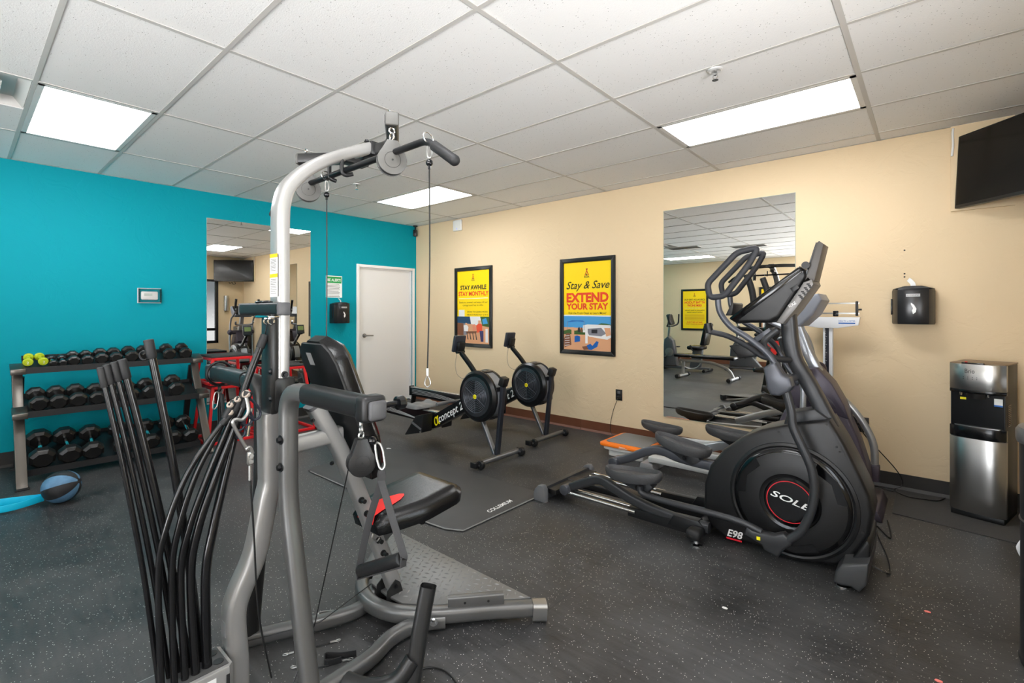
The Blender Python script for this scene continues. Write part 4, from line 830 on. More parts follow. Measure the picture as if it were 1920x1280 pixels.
text('COLLEMIUM', (a_+b_)/2-V((.0,0,0)), (b_-a_), V((0,0,1)).cross(b_-a_), .055, WHITEP, em, bold=.02, shear=.2, fit=(b_-a_).length)
# ------------------------------------------------------------------ black elliptical (faces +x)
EB = mat('elliptical_black', (17,17,18), .4, bump=.04, bscale=500); EG = mat('elliptical_charcoal', (50,51,53), .38, .25); EGL = mat('elliptical_graphite', (74,76,82), .34, .35); EGLOSS = mat('elliptical_gloss', (9,9,10), .14); FOAM = mat('grip_foam', (40,41,45), .62)
YC, YN, YH, YHF = -1.67, -1.80, -1.93, -1.41
el = thing('elliptical_trainer', (5.1,YC,0), 'black elliptical trainer with red ringed flywheel cover and slanted console', 'elliptical', 'elliptical trainers')
cv = lambda X, Y: (1280+X/2.977, 700+Y/2.977)
out = [cv(*p) for p in ((116,690),(118,610),(150,515),(225,425),(330,355),(440,312),(560,290),(640,278),(820,262),(905,400),(985,560),(1045,690),(1066,790),(1045,905),(1000,985),(930,1045),(860,1078),(700,1055),(540,1010),(400,960),(250,925),(150,850),(118,760))]
hs = obj('flywheel_shroud', MB().prism(ats(out, y=YN), (0,2*(YC-YN),0), .022, 3), EB, el)
cxe, cze = 5.585, .337
obj('disc_groove', MB().lathe([(.315,.004),(.312,-.006),(.298,-.012),(.288,-.008),(.284,.004)], (cxe,YN,cze), dirv=(0,1,0), n=56, cap=False), EB, hs)
dk = obj('crank_disc', MB().lathe([(.281,.01),(.281,-.012),(.27,-.02),(.26,-.022),(.15,-.026),(.14,-.02),(.128,-.02),(.12,-.028),(.0,-.028)], (cxe,YN,cze), dirv=(0,1,0), n=56, cap=False), EGLOSS, el)
obj('disc_face', MB().lathe([(.262,-.0225),(.255,-.0255),(.15,-.0275),(.148,-.024)], (cxe,YN,cze), dirv=(0,1,0), n=56, cap=False), EB, dk)
for a in (35,155,275): obj('gloss_inset', MB().prism([(cxe+r*math.cos(math.radians(a+q)),YN-.024,cze+r*math.sin(math.radians(a+q))) for r, q in ((.268,-26),(.268,0),(.268,26),(.222,24),(.235,0),(.222,-24))], (0,-.0025,0)), EGLOSS, dk)
obj('red_ring', MB().lathe([(.108,-.0295),(.1125,-.0295)], (cxe,YN,cze), dirv=(0,1,0), n=56, cap=False), mat('ring_red', (204,30,44), .4), dk)
ta, tb = at(1449,925,y=YN-.0295), at(1511,952,y=YN-.0295); td = (tb-ta).normalized(); tu = V((-td.z,0,td.x))
text('SOLE', ta.lerp(tb,.5)-tu*.012, td, tu, .047, WHITEP, dk, bold=.012, shear=.25, fit=.2, depth=.0008)
ta, tb = at(1362,1003,y=YN-.004), at(1391,1011,y=YN-.004); td = (tb-ta).normalized(); tu = V((-td.z,0,td.x))
text('E98', ta.lerp(tb,.5), td, tu, .058, WHITEP, hs, bold=.025, shear=.3, fit=.088); obj('red_underline', MB().prism([ta-tu*.008,tb-tu*.008,tb-tu*.018,ta-tu*.018], (0,-.0008,0)), mat('ring_red'), hs)
pl_ = MB()
for p in ((535,327),(333,383),(182,485),(860,410),(877,436),(988,638),(1003,887),(806,284)): pl_.cyl(at(*cv(*p),y=YN-.001), at(*cv(*p),y=YN-.001)+V((0,-.002,0)), .006, n=10)
tag(obj('screw_holes', pl_, BLKINK, hs), kind='stuff')
rl = [at(*cv(*p), y=YN-.004) for p in ((957,1008),(1020,1022),(1018,1040),(953,1026))]; obj('red_sticker', MB().prism(rl, (0,-.001,0)), mat('ring_red'), hs)
# front foot, middle crossbar, rear stabiliser, rails
def shell(poly, y0, y1, bev=.012): return MB().prism([V((p.x,y0,p.z)) for p in poly], (0,y1-y0,0), bev, 3)
fp = ats([cv(*p) for p in ((840,1165),(850,1110),(890,1065),(1040,1062),(1028,1185),(985,1225),(940,1195),(880,1185))], y=-1.93)
ff = obj('front_foot', shell(fp, -1.93, -1.41, .014), mat('foot_grey', (56,57,58), .45), el)
fu = ats([cv(*p) for p in ((925,1062),(1025,930),(1050,960),(1040,1066))], y=-1.85); obj('front_bracket', shell(fu, -1.85, -1.49, .01), EB, ff)
for y in (-1.88,-1.46): obj('levelling_foot', MB().lathe([(.034,0),(.034,.006),(.016,.014),(.012,.04)], (5.83,y,0), n=24), CHROME, ff)
mb_ = obj('middle_crossbar', MB().sq([(5.12,-1.97,.068),(5.12,-1.37,.068)], .082, .06, .4, up=(0,0,1)), EB, el)
for y in (-1.95,-1.39): obj('crossbar_pad', MB().rbox((5.12,y,.07),(.088,.09,.066),.026,seg=3), RUBBER, mb_); obj('levelling_foot', MB().lathe([(.032,0),(.032,.006),(.016,.013),(.012,.04)], (5.125,y+.01,0), n=24), CHROME, mb_)
for y in (-1.87,-1.47):
    sb = obj('side_beam', MB().prism([(4.66,y-.025,.03),(4.66,y-.025,.085),(5.05,y-.025,.10),(5.14,y-.025,.11),(5.14,y-.025,.03)], (0,.05,0), .004), EB, el)
    obj('beam_bracket', MB().prism([(4.93,y-.032,.055),(4.97,y-.032,.12),(5.12,y-.032,.125),(5.15,y-.032,.10),(5.15,y-.032,.045)], (0,.064,0), .004), EB, sb)
    for dy in (-.035,.035): obj('guide_rail', MB().cyl((4.09,y+dy,.072),(4.72,y+dy,.072),.0125,n=14), CHROME, el)
cp = [V((4.035+a,0,b)) for a, b in ((-.055,0),(-.06,.045),(-.045,.085),(-.015,.115),(.02,.118),(.042,.09),(.046,.0))]
rs = obj('rear_stabiliser', MB().prism([V((4.035+a,-1.98,b)) for a, b in ((-.045,.012),(-.045,.06),(-.02,.095),(.02,.098),(.03,.06),(.03,.012))], (0,.60,0), .006), EG, el)
for y0 in (-2.03,-1.40): obj('end_cap', MB().prism([V((p.x,y0,p.z)) for p in cp], (0,.05,0), .008, 2), GREYP, rs)
obj('rail_mount', MB().box((4.06,-1.96,.05),(4.13,-1.40,.085),.004), EB, rs)
obj('centre_beam', MB().sq([(4.05,YC,.065),(5.2,YC,.09)], .09, .05, .2, up=(0,0,1)), EB, el)
# pedal arms with rollers, pedals and link tubes
def pedal(name, c, ang, parent, yaw=0):
    vs = []; fs = []; mb = MB(); na = 28
    ol = []
    for k in range(na):
        a = 2*PI*k/na; u = math.cos(a); w = math.sin(a)
        ol.append((.20*math.copysign(abs(u)**.8,u), .078*math.copysign(abs(w)**.8,w)*(1-.12*math.cos(2*a)+.08*u)))
    M = Matrix.Translation(c) @ Matrix.Rotation(yaw,4,'Z') @ Matrix.Rotation(ang,4,'Y')
    def ringp(s, z): return [M @ V((x*s, y*(s if s > .5 else s), z+.012*(x/.2)**2)) for x, y in ol]
    rings = [ringp(.90,-.035), ringp(.97,-.02), ringp(1.0,.0), ringp(1.0,.022), ringp(.965,.029), ringp(.92,.02), ringp(.88,.004), ringp(.5,.002), ringp(.1,.003)]
    for r_ in rings: vs += r_
    for i in range(len(rings)-1): fs += [(i*na+k,i*na+(k+1)%na,(i+1)*na+(k+1)%na,(i+1)*na+k) for k in range(na)]
    fs += [tuple(range(na))[::-1], tuple((len(rings)-1)*na+k for k in range(na))]
    mb.add(vs, fs); o = obj(name, mb, mat('pedal_rubber', (64,64,65), .55, bump=.25, bscale=160), parent, sharp=50)
    br = obj('pedal_bracket', MB().prism([M @ V(p) for p in ((-.09,-.04,-.02),(.12,-.04,-.02),(.15,-.04,-.05),(.10,-.04,-.10),(.02,-.04,-.085),(-.08,-.04,-.045))], M.to_3x3() @ V((0,.08,0)), .005), EG, o)
    bb_ = MB(); bolt(bb_, M @ V((.045,-.041,-.065)), M.to_3x3() @ V((0,-1,0)), .011); obj('bracket_bolt', bb_, BLACKM, o)
    return o
yA = -1.87
arm = bez([at(1072,915,y=yA)+V((0,0,.01)), at(1095,905,y=yA), at(1125,899,y=yA), at(1155,916,y=yA), at(1190,938,y=yA), at(1250,965,y=yA), at(1330,990,y=yA)],6)
pa = obj('pedal_arm', MB().sq(arm, .05, .062, .3, up=(0,0,1)), EG, el)
rc = at(1061,917,y=-1.90); obj('roller', MB().cyl(rc+V((0,-.03,0)), rc+V((0,.075,0)), .037, n=24, bev=.004), EGL, pa)
pedal('pedal', at(1187,890,y=-1.86)+V((0,0,.0)), -.08, pa)
yB = -1.47
armf = bez([at(1152,864,y=yB)+V((.02,0,.01)), at(1180,858,y=yB), at(1215,845,y=yB), at(1240,844,y=yB), at(1275,858,y=yB), at(1330,872,y=yB), at(1400,885,y=yB)],6)
pf = obj('pedal_arm', MB().sq(armf, .05, .062, .3, up=(0,0,1)), EGL, el)
rc = at(1152,866,y=-1.50); obj('roller', MB().cyl(rc+V((0,-.03,0)), rc+V((0,.075,0)), .037, n=24, bev=.004), EGL, pf)
pedal('pedal', at(1279,835,y=-1.46), .16, pf)
lk = [at(a,b,y=YH) for a, b in ((1200,911),(1206,926),(1260,943),(1374,973),(1428,997))]
ln_ = obj('link_tube', MB().tube(bez(lk[:3],4)[:-1]+bez(lk[2:],4), .0185, 14), EG, el)
eb = ats([cv(*p) for p in ((355,855),(390,880),(500,905),(560,895),(612,940),(600,965),(565,985),(530,1030),(450,985),(440,960),(340,900))], y=YH-.02)
obj('elbow_cover', MB().prism(eb, (0,.06,0), .012, 3), EG, ln_)
cl = at(1422,1009,y=YH-.021); obj('caution_sticker', MB().box((cl.x-.009,cl.y-.001,cl.z-.009),(cl.x+.009,cl.y,cl.z+.009)), YEL, ln_)
swing = [at(a,b,y=YH) for a, b in ((1478,1012),(1502,995),(1520,960),(1527,920),(1522,880),(1505,840),(1487,800),(1483,770),(1474,735),(1468,715))]
obj('swing_arm', MB().tube(bez(swing,6), .0215, 14), EG, el)
sf = [V((p.x+.02,YHF,p.z+.02)) for p in swing[3:]]; obj('swing_arm', MB().tube(bez(sf,6), .0215, 14), EG, el)
c4 = lambda X, Y: (1340+X/5.332, 560+Y/5.333)
pv = ats([c4(*p) for p in ((480,690),(560,640),(605,640),(680,760),(745,790),(775,880),(740,930),(640,975),(555,965),(520,905),(500,800))], y=-1.97)
pvc = obj('pivot_cover', MB().prism(pv, (0,.09,0), .014, 3), EGL, el)
pv2 = ats([c4(*p) for p in ((630,625),(700,640),(840,780),(845,840),(800,885),(760,820),(690,720))], y=-1.50); obj('pivot_cover', MB().prism([V((p.x,-1.45,p.z)) for p in pv2], (0,.09,0), .014, 3), EGL, el)
obj('pivot_axle', MB().cyl((5.575,-1.95,1.0),(5.60,-1.4,1.0),.022,n=16), EGL, el)
# mast
ms = [V((5.76,YC,.74)), V((5.66,YC,.95)), V((5.575,YC,1.12)), V((5.55,YC,1.35))]
mast_e = obj('mast', MB().sq(bez(ms,5), .10, .075, .3, up=(1,0,0)), EG, el)
sh = ats([cv(*p) for p in ((560,292),(580,220),(735,200),(820,262))], y=-1.75); obj('shroud_collar', MB().prism(sh, (0,.16,0), .01), EG, hs)
obj('fixed_handle', MB().tube(bez([(5.54,-1.87,1.27),(5.47,-1.87,1.20),(5.50,-1.83,1.12),(5.55,-1.75,1.10),(5.57,-1.67,1.10),(5.55,-1.59,1.10),(5.50,-1.51,1.12),(5.47,-1.47,1.20)],6), .017, 12), EG, el)
obj('pulse_bar', MB().tube(bez(ats(((1327,608),(1329,620),(1365,630),(1400,648),(1430,668),(1452,672)), y=-1.80),5), .016, 12), FOAM, el); obj('pulse_bar_end', MB().cyl(at(1327,606,y=-1.80), at(1331,624,y=-1.80), .022, n=14), BLACKP, el)
obj('cup_holder', MB().prism(ats(((1366,648),(1410,640),(1430,655),(1425,668),(1385,672)), y=-1.76), (0,.2,0), .01), EB, el)
obj('tray_arm', MB().prism(ats(((1408,636),(1442,614),(1447,622),(1415,645)), y=-1.76), (0,.16,0), .004), EGL, el)
lbp = ats(((1434,660),(1449,661),(1449,667),(1434,666)), y=-1.716); obj('mast_label', MB().prism(lbp, (0,-.001,0)), WHITEP, mast_e)
# handles: shaft and loop grip, near and far
def handle(y, dx, dz):
    q = lambda a, b: at(a,b,y=YH)+V((dx,y-YH,dz))
    sh_ = [q(*p) for p in ((1478,728),(1462,697),(1440,664),(1405,635),(1370,612),(1350,585),(1346,562))]
    h = obj('handlebar', MB().tube(bez(sh_,6), .0165, 14), EGL, el)
    lp = [q(*p) for p in ((1358,555),(1331,558),(1326,532),(1382,473),(1421,464),(1405,494))]
    obj('loop_grip', MB().tube(fillet([V(p) for p in lp], .028, 6, True), .0175, 12, closed=True), FOAM, h); return h
handle(YH, 0, 0); handle(YHF, -.09, .03)
# console
c5 = lambda X, Y: (1290+X*350/1280, 430+Y*350/1280)
cpol = ats([c5(*p) for p in ((275,610),(760,250),(800,275),(808,320),(790,350),(740,430),(630,600),(560,640),(430,640),(330,645))], y=-1.79)
con = obj('console', MB().prism(cpol, (0,.24,0), .02, 3), EB, el)
cb = ats([c5(*p) for p in ((275,610),(760,250),(800,290),(330,645))], y=-1.792); obj('console_band', MB().prism(cb, (0,.244,0), .012), EGLOSS, con)
sp = ats([c5(*p) for p in ((790,360),(850,340),(862,375),(740,545),(650,650),(600,640))], y=-1.785); obj('speaker_back', MB().prism(sp, (0,.23,0), .01), mat('console_back_grey', (112,110,108), .4, .4), con)
bs = ats([c5(*p) for p in ((700,405),(745,375),(765,400),(720,430))], y=-1.7915); obj('side_button', MB().prism(bs, (0,-.003,0), .001), BLACKP, con)
sq_ = MB(); 
for r_ in range(4):
    for c_ in range(3): 
        p = at(*c5(768+r_*19+c_*9, 452-r_*26+c_*11), y=-1.787); sq_.box((p.x-.008,p.y-.0015,p.z-.004),(p.x+.006,p.y,p.z+.004))
tag(obj('grille_slots', sq_, BLKINK, con), kind='stuff')
sa, sb_ = at(*c5(688,540),y=-1.787), at(*c5(750,505),y=-1.787); text('SOLE', sa.lerp(sb_,.5), (sb_-sa), V((-(sb_-sa).z,0,(sb_-sa).x)), .022, WHITEP, con, fit=.04)
scp = ats([c5(*p) for p in ((800,350),(880,92),(898,78),(930,100),(868,350),(845,358),(822,330))], y=-1.77)
scr = obj('screen_hood', MB().prism(scp, (0,.16,0), .012, 2), mat('screen_back', (66,62,58), .4), con)
sc2 = ats([c5(*p) for p in ((796,330),(877,87),(884,92),(806,335))], y=-1.765); obj('screen', MB().prism(sc2, (0,.15,0)), BLACKG, scr)
obj('knob', MB().cyl(at(*c5(806,245),y=-1.80), at(*c5(806,245),y=-1.77), .02, n=14), BLACKP, con)
lip = ats([c5(*p) for p in ((255,590),(300,500),(312,510),(300,590))], y=-1.75); obj('reading_rack', MB().prism(lip, (0,.2,0), .004), EB, con)
# power cord
tag(obj('power_cord', MB().tube(bez([V((5.93,-1.62,.03)),V((6.0,-1.60,.006)),at(1664,1044,z=.006),at(1648,1008,z=.006),at(1643,985,z=.006),V((5.98,-1.1,.006)),V((5.95,-.8,.006))],6), .0042, 6), BLACKP, at_=(6,-1.5,0)), 'black power cord trailing from the front of the black elliptical', 'cord')
# ------------------------------------------------------------------ silver elliptical by the wall
PUR = mat('aubergine_plastic', (70,64,76), .36, .15); SLV = mat('satin_silver', (176,180,186), .28, .7); LGR = mat('light_grey_plastic', (186,187,186), .45); MGR = mat('mid_grey_plastic', (130,130,132), .4)
e2 = thing('elliptical_trainer', (5.2,-.62,0), 'silver and dark purple elliptical trainer between the mirror and the black one', 'elliptical', 'elliptical trainers')
b2 = [at(a,b,y=-.72) for a, b in ((1450,905),(1448,860),(1452,815),(1462,785),(1478,755),(1505,735),(1560,732),(1590,780),(1612,830),(1628,880),(1632,910),(1625,940),(1600,985),(1560,1015),(1440,1010),(1370,950))]
for p in b2: p.z = max(p.z, .03)
sh2 = obj('flywheel_shroud', MB().prism(b2, (0,.2,0), .02, 3), PUR, e2)
b3 = [at(a,b,y=-.73) for a, b in ((1470,745),(1490,700),(1512,688),(1532,690),(1560,720),(1583,760),(1592,785),(1588,786),(1545,770),(1500,768))]
obj('upper_cowl', MB().prism(b3, (0,.22,0), .016, 3), PUR, sh2)
b4 = [at(a,b,y=-.7325) for a, b in ((1508,725),(1540,735),(1560,752),(1570,768),(1540,764),(1510,760))]; obj('cowl_inset', MB().prism(b4, (0,-.003,0), .001), mat('aubergine_dark', (52,48,58), .3), sh2)
cc = at(1448,880,y=-.73); obj('crank_ring', MB().lathe([(.275,.1),(.275,.0),(.27,-.012),(.25,-.02),(.21,-.012),(.19,.0)], cc, dirv=(0,1,0), n=48, cap=False), MGR, e2); obj('crank_disc', MB().lathe([(.2,-.004),(.12,-.012),(0,-.012)], cc, dirv=(0,1,0), n=40, cap=False), MGR, e2)
fa2 = [at(a,b,y=-.5) for a, b in ((1535,720),(1560,734),(1590,757),(1620,795),(1638,835),(1640,878))]; ft2 = obj('front_tube', MB().tube(bez(fa2,6), .024, 14), SLV, e2)
e_ = fa2[-1]; obj('tube_socket', MB().rbox(e_+V((-.005,0,-.03)),(.07,.06,.12),.01), PUR, ft2)
obj('front_foot', MB().prism([(5.7,-.86,0),(5.74,-.86,.07),(5.9,-.86,.07),(5.93,-.86,0)], (0,.52,0), .01), PUR, e2)
obj('rear_foot', MB().prism([(4.24,-.88,0),(4.25,-.88,.06),(4.36,-.88,.06),(4.38,-.88,0)], (0,.54,0), .01), MGR, e2)
obj('base_beam', MB().box((4.3,-.66,.03),(5.75,-.58,.09),.008), MGR, e2)
for y in (-.82,-.40): obj('ramp_rail', MB().box((4.32,y-.05,.075),(5.15,y+.05,.12),.006), LGR if y < -.6 else LGR, e2)
for y, px1, pz, x0, nm in ((-.42,(1240,800),.0,4.20,'far'),(-.84,(1372,812),.0,4.9,'near')):
    c = at(*px1, y=y); a2 = bez([V((4.42 if nm == 'far' else 4.55,y,.17)), V((c.x-.02,y,c.z-.09)), V((c.x+.25,y,c.z-.10)), V((5.4,y,.33 if nm == 'near' else .24))],6)
    pa2 = obj('pedal_arm', MB().sq(a2, .045, .07, .3, up=(0,0,1)), SLV if nm == 'near' else LGR, e2)
    o = pedal('pedal', c+V((0,0,-.01)), .06, pa2)
sw2 = [at(a,b,y=-.84) for a, b in ((1508,735),(1506,715),(1502,690)) ]
obj('swing_arm', MB().tube(bez([V((5.43,-.84,.35)),V((5.47,-.84,.6)),at(1506,735,y=-.84),at(1503,712,y=-.84)],5), .02, 12), SLV, e2); obj('swing_arm', MB().tube(bez([V((5.43,-.38,.35)),V((5.47,-.38,.6)),V((5.47,-.38,.95))],5), .02, 12), SLV, e2)
pc2 = at(1503,702,y=-.84); obj('pivot_hub', MB().ell(pc2,(.065,.05,.062)).cyl(pc2, pc2+V((.03,.45,0)), .045, n=20).ell(V((pc2.x+.03,-.38,pc2.z)),(.06,.05,.06)), PUR, e2)
mm = [at(1535,700,y=-.62), at(1512,655,y=-.62), at(1492,600,y=-.62)]; m2_ = obj('mast', MB().sq(mm, .08, .07, .25, up=(1,0,0)), SLV, e2)
for y in (-.84,-.38):
    hb2 = [V((p.x,y,p.z)) for p in (at(1503,690,y=-.84), at(1497,655,y=-.84), at(1478,620,y=-.84), at(1440,600,y=-.84), at(1415,580,y=-.84), at(1410,545,y=-.84), at(1400,515,y=-.84))]
    h2 = obj('handlebar', MB().tube(bez(hb2,6), .019, 12), SLV, e2); obj('grip', MB().tube(bez(hb2[-3:],4), .024, 12), RUBBER, h2)
obj('fixed_handle', MB().tube(bez([(5.24,-.80,1.16),(5.30,-.78,1.10),(5.40,-.66,1.08),(5.40,-.58,1.08),(5.30,-.46,1.10),(5.24,-.44,1.16)],5), .02, 12), SLV, e2)
cp2 = [at(a,b,y=-.80) for a, b in ((1462,612),(1455,600),(1520,552),(1534,550),(1541,562),(1525,590),(1500,612))]
cn2 = obj('console', MB().prism(cp2, (0,.36,0), .02, 3), mat('console_blue_grey', (120,124,134), .4), e2)
dp = [at(a,b,y=-.78) for a, b in ((1460,597),(1518,553),(1516,549),(1457,593))]; obj('console_display', MB().prism(dp, (0,.32,0)), BLACKG, cn2)
# white and orange stepping platform
ST = mat('step_orange', (240,120,20), .45); SG = mat('step_grey_top', (118,118,118), .7, bump=.2, bscale=250); SWH = mat('step_white', (222,222,220), .45)
sp_ = thing('step_platform', (3.98,-.52,0), 'low white step platform with grey top and orange rim', 'step platform')
def slab(x0,x1,y0,y1,z0,z1,m,nm,b=.01,r=.05):
    pts = []
    for cx_, cy_, a0 in ((x1-r,y1-r,0),(x0+r,y1-r,90),(x0+r,y0+r,180),(x1-r,y0+r,270)):
        for k in range(5): a = math.radians(a0+22.5*k); pts.append(V((cx_+r*math.cos(a),cy_+r*math.sin(a),z0)))
    return obj(nm, MB().prism(pts,(0,0,z1-z0),b), m, sp_)
slab(3.82,4.18,-.70,-.34,0,.07,SWH,'base_tier',.008); slab(3.79,4.21,-.74,-.30,.065,.10,SWH,'body_tier',.008); slab(3.765,4.235,-.77,-.27,.10,.13,ST,'orange_rim',.01); slab(3.80,4.20,-.70,-.29,.128,.134,SG,'tread_pad',.002,.04)
mk = MB().box((3.99,-.7712,.118),(4.05,-.7704,.122)).box((3.98,-.7712,.109),(4.07,-.7704,.113)); tag(obj('print_marks', mk, WHITEP, sp_), kind='stuff')
# ------------------------------------------------------------------ posters
PYEL = mat('poster_yellow', (250,214,10), .4); PORG = mat('poster_red', (226,66,34), .5); PFR = mat('poster_frame_black', (22,22,21), .35); PSKY = mat('print_sky', (70,150,205), .5); PTAN = mat('print_tan', (214,158,118), .5); PBRN = mat('print_brown', (120,76,52), .5); PWHT = mat('print_white', (230,228,226), .5); PGRY = mat('print_grey', (130,130,138), .5); PBLU = mat('print_blue', (24,92,170), .5); PGRN = mat('print_green', (60,92,40), .5); PDRK = mat('print_dark', (40,38,42), .5)
def poster(x0, x1, z0, z1, face, label, build, group):
    """face=-1: on the back wall facing -y; face=+1: on the front wall facing +y"""
    yw = 0 if face < 0 else RY; X = V((1,0,0)) if face < 0 else V((-1,0,0)); N = V((0,face,0)); Z = V((0,0,1))
    w, h = x1-x0, z1-z0; O = V((x0 if face < 0 else x1, yw, z0)); t = thing('framed_poster', O+X*(w/2), label, 'poster', group)
    P = lambda u, v, d=.0: O+X*u+Z*v+N*d
    b = .052
    for quadp in (((0,0),(w,0),(w-b,b),(b,b)),((0,h),(b,h-b),(w-b,h-b),(w,h)),((0,0),(b,b),(b,h-b),(0,h)),((w,0),(w,h),(w-b,h-b),(w-b,b))):
        obj('frame_side', MB().prism([P(u,v,.001) for u, v in quadp], N*.022, .004), PFR, t)
    obj('print', MB().prism([P(b-.005,b-.005,.004),P(w-b+.005,b-.005,.004),P(w-b+.005,h-b+.005,.004),P(b-.005,h-b+.005,.004)], N*.004), PYEL, t)
    d0 = [.0085]
    def poly(pts, m, nm='print_shape'):
        d0[0] += .00006; return obj(nm, MB().add([P(u,v,d0[0]) for u, v in pts], [tuple(range(len(pts)))], False), m, t)
    def txt(s_, u, v, size, m, fit=None, bold=0, shear=0):
        d0[0] += .00006; return text(s_, P(u,v,d0[0]), X, Z, size, m, t, fit=fit, bold=bold, shear=shear, depth=.0002)
    def logo(u, v, k):
        for s in (-1,1):
            poly([(u+s*.028*k,v),(u+s*.018*k,v),(u-s*.014*k,v+.075*k),(u-s*.006*k,v+.075*k)], mat('logo_red', (190,40,24), .5), 'logo_stroke')
        poly([(u-.012*k,v),(u+.012*k,v),(u,v+.024*k)], PDRK, 'logo_tent'); poly([(u-.004*k,v+.062*k),(u+.004*k,v+.062*k),(u,v+.085*k)], PDRK, 'logo_tip')
        txt('KOA', u, v-.022*k, .026*k, BLKINK, fit=.062*k, bold=.03)
    build(w, h, b, poly, txt, logo); return t
def shapes_rv(w, h, b, poly, zt):
    """camp site with a raised deck and a caravan"""
    L, R_, B = b, w-b, b
    poly([(L,B),(R_,B),(R_,zt),(L,zt)], PSKY); poly([(L,B),(R_,B),(R_,zt*.62+B*.38),(L,zt*.66+B*.34)], PTAN)
    W = R_-L; H_ = zt-B; q = lambda pts, m: poly([(L+W*u, B+H_*v) for u, v in pts], m)
    q([(0,.55),(.12,.60),(.25,.56),(.4,.6),(.5,.56),(.5,.45),(0,.45)], PGRN); q([(.72,.74),(.8,.79),(.9,.78),(1,.75),(1,.6),(.72,.6)], PGRN)
    q([(.42,.72),(.52,.75),(.98,.74),(1,.70),(1,.40),(.92,.33),(.55,.40),(.42,.52)], PWHT); q([(.48,.62),(.8,.66),(.9,.5),(.8,.42),(.55,.44)], PGRY); q([(.6,.6),(.72,.61),(.72,.5),(.6,.5)], PDRK); q([(.86,.66),(.98,.66),(.99,.46),(.9,.42)], PTAN)
    q([(.05,.80),(.18,.86),(.42,.86),(.46,.82),(.3,.84)], PBLU); q([(.07,.83),(.08,.83),(.08,.58),(.07,.58)], PGRY); q([(.44,.83),(.45,.83),(.45,.58),(.44,.58)], PGRY)
    q([(.06,.52),(.5,.52),(.5,.47),(.06,.45)], PGRN); q([(.17,.66),(.23,.66),(.23,.12),(.17,.12)], PTAN); q([(.47,.66),(.52,.66),(.52,.2),(.47,.2)], PWHT)
    q([(.06,.48),(.14,.48),(.17,.14),(.02,.06),(.0,.3)], PBRN); 
    for k in range(5): q([(.02,.40-k*.07),(.13,.42-k*.07),(.13,.405-k*.07),(.02,.385-k*.07)], PWHT)
    q([(.24,.40),(.3,.42),(.36,.40),(.36,.25),(.24,.22)], PBLU); q([(.5,.14),(.58,.2),(.62,.14),(.7,.28),(.75,.26),(.72,.12),(.6,.02),(.52,.03)], PBLU); q([(.4,.1),(.5,.13),(.54,.03),(.44,.01)], PBRN); q([(.31,.62),(.34,.68),(.36,.62),(.36,.52),(.31,.52)], PDRK); q([(.37,.62),(.39,.67),(.41,.62),(.41,.52),(.37,.52)], PBRN)
def p_left(w, h, b, poly, txt, logo):
    zt = .43
    logo(w/2, h-.175, 1.0); txt('STAY AWHILE', w/2, h-.318, .085, BLKINK, fit=.52, bold=.035); txt('STAY MONTHLY', w/2, h-.405, .085, PORG, fit=.60, bold=.035)
    poly([(b+.03,h-.45),(w-b-.03,h-.446),(w-b-.03,h-.438),(b+.03,h-.442)], PWHT)
    txt('Settle in, unwind, and enjoy all our', w/2, h-.51, .034, BLKINK, fit=.57); txt('campground has to offer.', w/2, h-.55, .034, BLKINK, fit=.42)
    txt('SCAN TO LEARN MORE', w/2+.085, h-.645, .034, BLKINK, fit=.40); txt('ABOUT MONTHLY STAYS', w/2+.085, h-.685, .034, BLKINK, fit=.42)
    poly([(b+.03,h-.735),(b+.15,h-.735),(b+.15,h-.605),(b+.03,h-.605)], PWHT)
    L, R_, B = b, w-b, b; W = R_-L; H_ = zt-B; q = lambda pts, m: poly([(L+W*u, B+H_*v) for u, v in pts], m)
    q([(0,0),(1,0),(1,1),(0,1)], PTAN); q([(0,.3),(.3,.3),(.3,1),(0,1)], PGRY); q([(0,1),(.4,1),(.44,.72),(.0,.76)], mat('print_navy', (30,66,96), .5)); q([(.4,1),(.72,1),(.78,.66),(.44,.72)], PWHT); q([(.72,1),(1,1),(1,.62),(.78,.66)], PGRN); q([(.78,.9),(.9,.95),(.95,.75),(.8,.72)], PSKY)
    q([(0,.3),(.2,.28),(.2,.74),(0,.76)], PBRN); q([(.2,.66),(.3,.7),(.36,.6),(.34,.44),(.22,.45)], PWHT); q([(.26,.76),(.31,.76),(.31,.68),(.26,.68)], PTAN); q([(.48,.7),(.56,.72),(.6,.5),(.5,.45)], mat('print_salmon', (220,140,110), .5)); q([(.6,.66),(.7,.8),(.78,.7),(.78,.46),(.62,.40)], mat('print_coral', (226,84,52), .5)); q([(.66,.86),(.74,.86),(.74,.74),(.66,.74)], PTAN); q([(.7,.48),(.82,.48),(.82,.08),(.74,.08)], mat('print_indigo', (50,52,96), .5)); q([(.28,.44),(.62,.46),(.6,.38),(.3,.36)], PBRN)
    for k in range(4): q([(.3+.09*k,.4),(.32+.09*k,.4),(.36+.09*k,.14),(.33+.09*k,.14)], PDRK)
    q([(.88,.56),(.95,.56),(.96,.06),(.88,.06)], PWHT); q([(0,.28),(.18,.26),(.06,.1),(0,.12)], PDRK)
def p_right(w, h, b, poly, txt, logo):
    zt = .462
    logo(w/2, h-.21, 1.1); txt('Stay & Save', w/2, h-.36, .125, BLKINK, fit=.58, shear=.35, bold=.006)
    txt('EXTEND', w/2, h-.512, .145, PORG, fit=.565, bold=.045); txt('YOUR STAY', w/2, h-.60, .098, PORG, fit=.565, bold=.04); txt('Visit the Front Desk to Learn More!', w/2, h-.655, .034, BLKINK, fit=.51, bold=.01)
    shapes_rv(w, h, b, poly, zt-.01); poly([(b,zt-.014),(w-b,zt-.02),(w-b,zt-.006),(b,zt)], PWHT)
